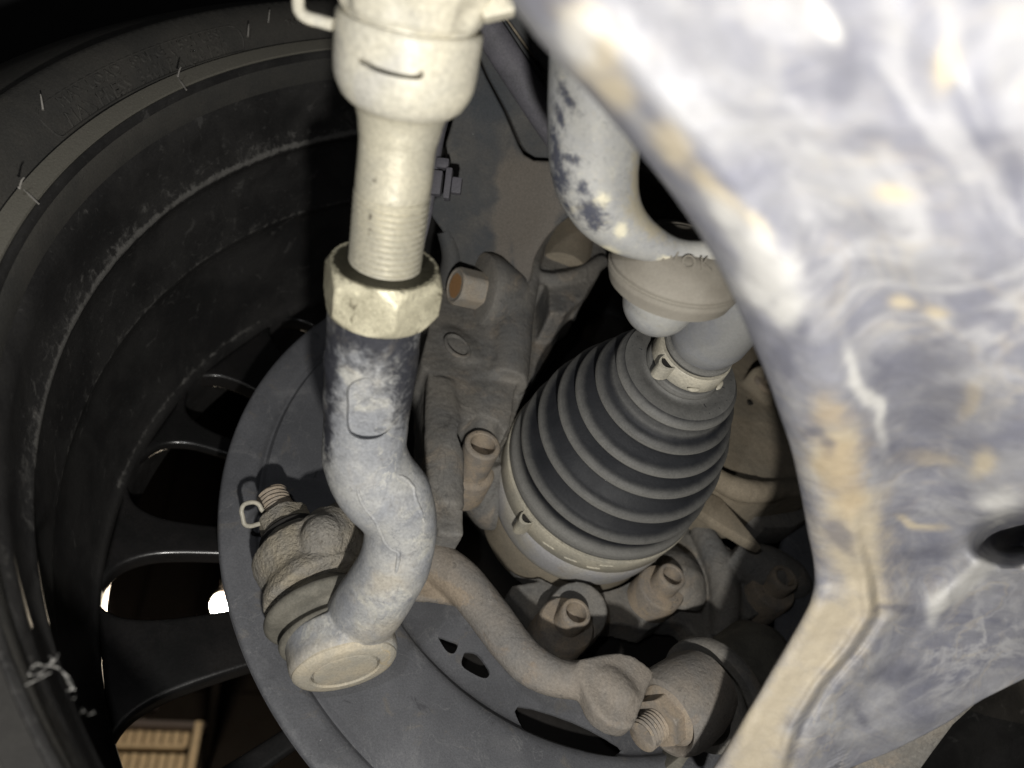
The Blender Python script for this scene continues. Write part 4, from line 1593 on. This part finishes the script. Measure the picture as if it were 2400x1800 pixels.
bmesh.ops.translate(b2, vec=PB(1273, 202, .001), verts=b2.verts)
link('rivet', b2, m_bluebr, pn)

cb = thing('sensor_cable', 'thin mauve sensor cable with a grey plastic clip beside the threaded rod', 'cable', P(1020, 380, 0.316))
bm = bmesh.new()
tube(bm, [(P(x, y, d), 0.0019) for x, y, d in ((1085, 170, 0.331), (1056, 240, 0.321), (1036, 300, 0.316), (1024, 360, 0.314), (1014, 420, 0.314), (1006, 480, 0.316), (992, 545, 0.320), (975, 600, 0.326))], seg=16, sub=5)
link('cable', bm, m_hose, cb)
bm = bmesh.new()
c = P(1035, 432, 0.313)
ux, uz_ = V((1, 0, -0.12)).normalized(), V((0.12, 0, 1)).normalized()
fy = V((0, 1, 0))
box(bm, c + ux * -.0022, ux * .0048, fy * .006, uz_ * .0098)
box(bm, c + ux * .0028 - fy * .001, ux * .0026, fy * .006, uz_ * .0125)
box(bm, c + ux * .0062, ux * .004, fy * .004, uz_ * .0065)
box(bm, c + ux * -.0005 + uz_ * .0082, ux * .0052, fy * .005, uz_ * .004)
link('clip', bevelled(bm, .0006, 2), m_hose, cb)

# ================================================================ grey eye / bent bracket with black scuffs, bushing, dome
ey = thing('stabiliser_link_eye', 'smooth light grey bent bracket with black scuff marks left of the subframe', 'bracket', P(1400, 400, .2))
bm = bmesh.new()
cl = [(1440, -60, .183, 250), (1412, 60, .186, 244), (1402, 160, .189, 234), (1394, 260, .192, 222), (1392, 360, .195, 214), (1400, 430, .1975, 196), (1424, 488, .2, 168), (1466, 536, .202, 126), (1520, 568, .204, 92), (1580, 588, .2055, 66), (1640, 590, .206, 56), (1700, 580, .206, 60), (1760, 550, .206, 60)]
tube(bm, [(P(x, y, d), w_ / 2 * d / F) for x, y, d, w_ in cl], seg=72, sub=12)
roughen(bm, 0.0002, 80)
eo = link('bent_body', bm, m_eye, ey)
attr_fill(eo, 'scuff', blobs([(1306, 370, 14, 70, -8), (1312, 420, 22, 34, -10), (1335, 372, 26, 9, 12), (1366, 440, 13, 17, 0), (1385, 495, 34, 26, 28), (1398, 522, 20, 18, 0), (1312, 270, 8, 34, -22), (1330, 230, 10, 40, -30), (1330, 485, 5, 30, -35)]))
attr_fill(eo, 'tan', blobs([(1413, 468, 15, 13, 30), (1454, 540, 12, 17, 25), (1425, 585, 24, 8, 15), (1560, 608, 18, 7, -5)]))
attr_fill(eo, 'rust', blobs([(1500, 500, 20, 45, -30), (1520, 530, 40, 16, 35), (1490, 430, 10, 60, 0)]))

bu = thing('rubber_bushing', 'taupe rubber bushing with raised letters, wedged below the grey bent bracket', 'bushing', P(1590, 660, .215))
UA = V((0.15, -0.56, 0.69)).normalized()
UC = P(1584, 628, 0.2165)
bm = bmesh.new()
k_ = 0.0192
prof = [(0.0098, 0.0002), (0.0098, k_ * .36), (0.0093, k_ * .38), (0.0093, k_ * .42), (0.0096, k_ * .44), (0.0090, k_ * .60), (0.0062, k_ * .78), (0.0022, k_ * .955), (0.0008, k_ * .992), (0.0003, k_ * .985),
        (-0.0002, k_ * .972), (-0.0006, k_ * .972), (-0.0009, k_ * 1.0), (-0.0022, k_ * 1.0), (-0.0042, k_ * .960), (-0.0058, k_ * .93), (-0.0060, k_ * .90), (-0.0063, k_ * .90), (-0.0066, k_ * .87), (-.0066, .002)]
pp = []
for a, b in zip(prof, prof[1:]):
    pp += [tuple(a[j] + (b[j] - a[j]) * k / 3 for j in (0, 1)) for k in range(3)]
lathe(bm, pp, UC, UA, 120, caps=False)
link('rubber_body', bm, m_bush, bu, ang=50)
# raised letters on the cone
cu = bpy.data.curves.new('t', 'FONT')
cu.body = 'NOK'
cu.size = 0.0052
cu.extrude = 0.0002
cu.space_character = 1.35
o = bpy.data.objects.new('t', cu)
me = bpy.data.meshes.new_from_object(o)
bm = bmesh.new()
bm.from_mesh(me)
bmesh.ops.triangulate(bm, faces=bm.faces)
ua, ub = frame(UA, V((0, -1, 0)))
mid = max(v.co.x for v in bm.verts) / 2
for v in bm.verts:
    x, y, z = v.co
    rr = k_ * 0.70 - y * 0.80
    oo = 0.00745 + y * 0.69
    th = (x - mid) / (k_ * .66) * LETS + LETA
    v.co = UC + UA * (oo + z * .7 + .0002) + (ua * math.cos(th) + ub * math.sin(th)) * (rr + z * .7 + .0002)
bpy.data.objects.remove(o)
bpy.data.curves.remove(cu)
bpy.data.meshes.remove(me)
link('raised_letters', bm, m_bush, bu, smooth=False)
bm = bmesh.new()
cs_ = bmesh.ops.create_uvsphere(bm, u_segments=48, v_segments=32, radius=0.0112)['verts']
bmesh.ops.translate(bm, vec=P(1546, 704, 0.2335), verts=cs_)
tag(link('bushing_cup', bm, m_eye), 'pale grey rounded metal cup under the taupe rubber bushing', 'bushing cup')

# ================================================================ foreground subframe
sf = thing('subframe', 'large pale grey salt stained subframe filling the right side, blurred near the lens', 'subframe', P(2000, 900, .13))


def lerp_tab(tb, y):
    if y <= tb[0][0]:
        return tb[0][1]
    for (a, u), (b, v_) in zip(tb, tb[1:]):
        if y <= b:
            t = (y - a) / (b - a)
            return u + (v_ - u) * t
    return tb[-1][1]


EL = [(-80, 1145), (0, 1185), (60, 1228), (100, 1258), (200, 1352), (300, 1440), (370, 1500), (430, 1548), (500, 1598), (560, 1638), (650, 1690), (750, 1737), (800, 1758), (880, 1792), (960, 1820), (1050, 1850), (1150, 1872), (1240, 1888), (1310, 1902),
      (1360, 1905), (1400, 1898), (1440, 1880), (1500, 1846), (1560, 1810), (1620, 1776), (1680, 1740), (1740, 1706), (1800, 1668), (1880, 1620)]
EL = [(y, x + (8 if y < 500 else max(3, 8 - (y - 500) * .012))) for y, x in EL]
ELs = spline(EL, 6)
ER = [(-80, 2560), (1500, 2560), (1560, 2465), (1590, 2400), (1640, 2300), (1660, 2268), (1690, 2225), (1720, 2170), (1760, 2090), (1800, 1990), (1850, 1880), (1900, 1800)]
ED = [(-80, .088), (0, .091), (300, .100), (600, .115), (900, .140), (1200, .176), (1360, .196), (1500, .204), (1650, .210), (1880, .218)]
RID = [(1240, 2010), (1360, 2040), (1440, 2050), (1520, 2000), (1600, 1930), (1700, 1870), (1800, 1840)]
rows = [-80 + 9 * i for i in range(218)]
bm = bmesh.new()
grid = []
NC = 130


def g(x, s):
    return math.exp(-(x / s) ** 2)


for y in rows:
    L, R_ = lerp_tab(ELs, y), lerp_tab(ER, y)
    d0 = lerp_tab(ED, y)
    row = []
    # return flange behind the left edge
    for k in range(6):
        t = 1 - k / 6
        row.append(P(L + 5 * math.sin(t * 1.5) * 1.0 + 20 * t * t, y, d0 + 0.004 + 0.014 * (1 - min(1, max(0, (y - 1150) / 250))) * min(1, 0.5 + y / 900) + 0.030 * t))
    low = min(1, max(0, (y - 1150) / 250))
    for c in range(NC):
        t = (c / (NC - 1))
        t = t ** 1.25
        x = L + (R_ - L) * t
        u = x - L
        d = d0
        # rounded leading edge
        rw = 46
        if u < rw:
            q = 1 - u / rw
            d += 0.0045 * (1 - math.sqrt(max(0, 1 - q * q)))
        d += 0.014 * math.exp(-u / 80.0) * (1 - low) * min(1, 0.5 + y / 900)
        # the long flank tilts towards the lens at upper right, away at lower right
        d -= 0.016 * min(1, u / 900) * (1 - low)
        d += 0.004 * min(1, max(0, u - 150) / 500) * low
        # rolled flange ridge then trough along the upper left edge
        d -= 0.0030 * g(u - 150, 85) * (1 - .6 * low)
        d += 0.0050 * g(u - 330, 120) * (1 - low) * min(1, max(0, (y - 250) / 300))
        # seam of the lower leg
        if y > 1200:
            s_ = x - lerp_tab(RID, y)
            d -= 0.0016 * g(s_ + 14, 16) * low
            d += 0.0022 * g(s_ - 14, 14) * low
            d += 0.004 * min(1, max(0, s_ / 120)) * low
        # oval pressed hollow, its rim and the dark opening
        dx_, dy_ = (x - 2130) / 190, (y - 1080) / 260
        d += 0.011 * math.exp(-(dx_ * dx_ + dy_ * dy_) * 1.2)
        # raised rib from (2400,1190) to (2190,1420)
        px_, py_ = 2190, 1420
        vx, vy_ = 230, -235
        ln_ = math.hypot(vx, vy_)
        al = ((x - px_) * vx + (y - py_) * vy_) / ln_
        pe = ((x - px_) * -vy_ + (y - py_) * vx) / ln_
        if al > -60:
            d -= 0.0042 * g(pe, 24) * min(1, max(0, (al + 40) / 80))
        hx, hy = (x - 2388) / 100, (y - 1258) / 64
        ca = hx * .85 - hy * .5
        sa = hx * .5 + hy * .85
        d += 0.055 * math.exp(-((ca * ca + sa * sa * 1.6) ** 2) * 1.3)
        # lower shelf fold
        fx = (y - 1640) + (x - 2100) * 0.30
        d += 0.006 * min(1, max(0, (fx - 60) / 120)) * (1 if x > 1960 else 0.2)
        p = P(x, y, d)
        amp = 1.0
        p += p.normalized() * (0.0006 * noise.noise(p * 90) + 0.00035 * noise.noise(p * 260))
        row.append(p)
    # lower right edge curls back
    for k in range(1, 6):
        row.append(P(R_ + 3 * k - k * k * 1.2, y, row[-1].y + 0.003 * k))
    grid.append(row)
V_ = [[bm.verts.new(p) for p in r] for r in grid]
for a, b in zip(V_, V_[1:]):
    for k in range(len(a) - 1):
        bm.faces.new((a[k], a[k + 1], b[k + 1], b[k]))
# thickness behind the sheet
bm.normal_update()
bmesh.ops.recalc_face_normals(bm, faces=bm.faces)
bm.normal_update()
if sum(f.normal.y for f in bm.faces) > 0:
    bmesh.ops.reverse_faces(bm, faces=bm.faces)
bm.normal_update()
geo = bmesh.ops.solidify(bm, geom=bm.faces[:], thickness=SOLID)
fo = link('pressed_sheet', bm, m_frame, sf, ang=80)
tanb = []
for y in range(1180, 1840, 40):
    L = lerp_tab(ELs, y)
    r_ = lerp_tab(RID, y)
    if y > 1420:
        tanb.append(((L + r_) / 2 - 10, y, (r_ - L) / 2, 50, 0))
    else:
        tanb.append((r_ - 20, y, 70, 40, 0))
tanb += [(1400, 130, 50, 60, 40), (1365, 70, 60, 50, 40), (1440, 200, 60, 40, 40), (1590, 340, 60, 30, 45), (1680, 430, 90, 22, 50), (1760, 520, 50, 20, 50), (2215, 150, 20, 50, 15), (2180, 720, 30, 14, 0), (2090, 450, 40, 18, 0), (2100, 705, 26, 16, 0), (1950, 1060, 60, 70, 20), (1960, 1180, 40, 40, 0), (2270, 950, 20, 40, 30), (2300, 1080, 22, 40, 30), (2180, 1075, 60, 18, 0), (2150, 1225, 60, 10, 8)]
attr_fill(fo, 'tan', blobs(tanb, 26))
attr_fill(fo, 'rust', blobs([(1945, 960, 40, 36, 20), (1965, 1100, 60, 50, 60), (1985, 1150, 40, 60, 0), (1930, 1075, 22, 40, 0)], 26))
attr_fill(fo, 'scuff', blobs([(1850, 840, 24, 44, -25), (1875, 780, 18, 24, 0), (2150, 860, 110, 60, -20), (2200, 960, 100, 50, 0), (2150, 1060, 90, 44, 0), (1900, 1010, 24, 14, 0), (1925, 1045, 14, 20, -30), (2080, 850, 14, 40, -60), (1970, 1270, 24, 44, -30), (2330, 330, 60, 20, 0), (2160, 1300, 70, 18, 0), (2100, 1440, 60, 10, 5), (2020, 1690, 10, 24, -40), (2010, 330, 60, 40, 0), (1960, 200, 40, 50, 0), (2100, 1580, 60, 24, -10), (1960, 120, 40, 50, 0), (2370, 400, 30, 60, 0)], 26))
attr_fill(fo, 'white_and_glare', blobs([(1775, 610, 46, 120, -32), (1760, 580, 40, 60, -20), (1800, 660, 70, 60, -30), (1840, 730, 40, 40, 0), (1700, 500, 30, 60, -35), (1350, 90, 50, 60, 0), (2290, 1340, 20, 110, 42), (2210, 1420, 18, 40, 30), (2030, 930, 18, 110, -22), (2330, 1190, 40, 30, 0), (1930, 60, 20, 50, -25)], 26))  # white marks, plus overexposed light painted in along the left edge
# second leaf seen under the lower edge
bm = bmesh.new()
prism(bm, [P(x, y, 0.245) for x, y in [(1960, 1850), (2010, 1790), (2120, 1700), (2260, 1640), (2290, 1650), (2235, 1700), (2190, 1760), (2140, 1830), (2120, 1870)]], V((0, .004, 0)))
bm = bevelled(bm, .001, 2)
tag(link('gusset_plate', bm, m_cast), 'shaded dusty gusset plate under the lower edge of the subframe', 'gusset plate')
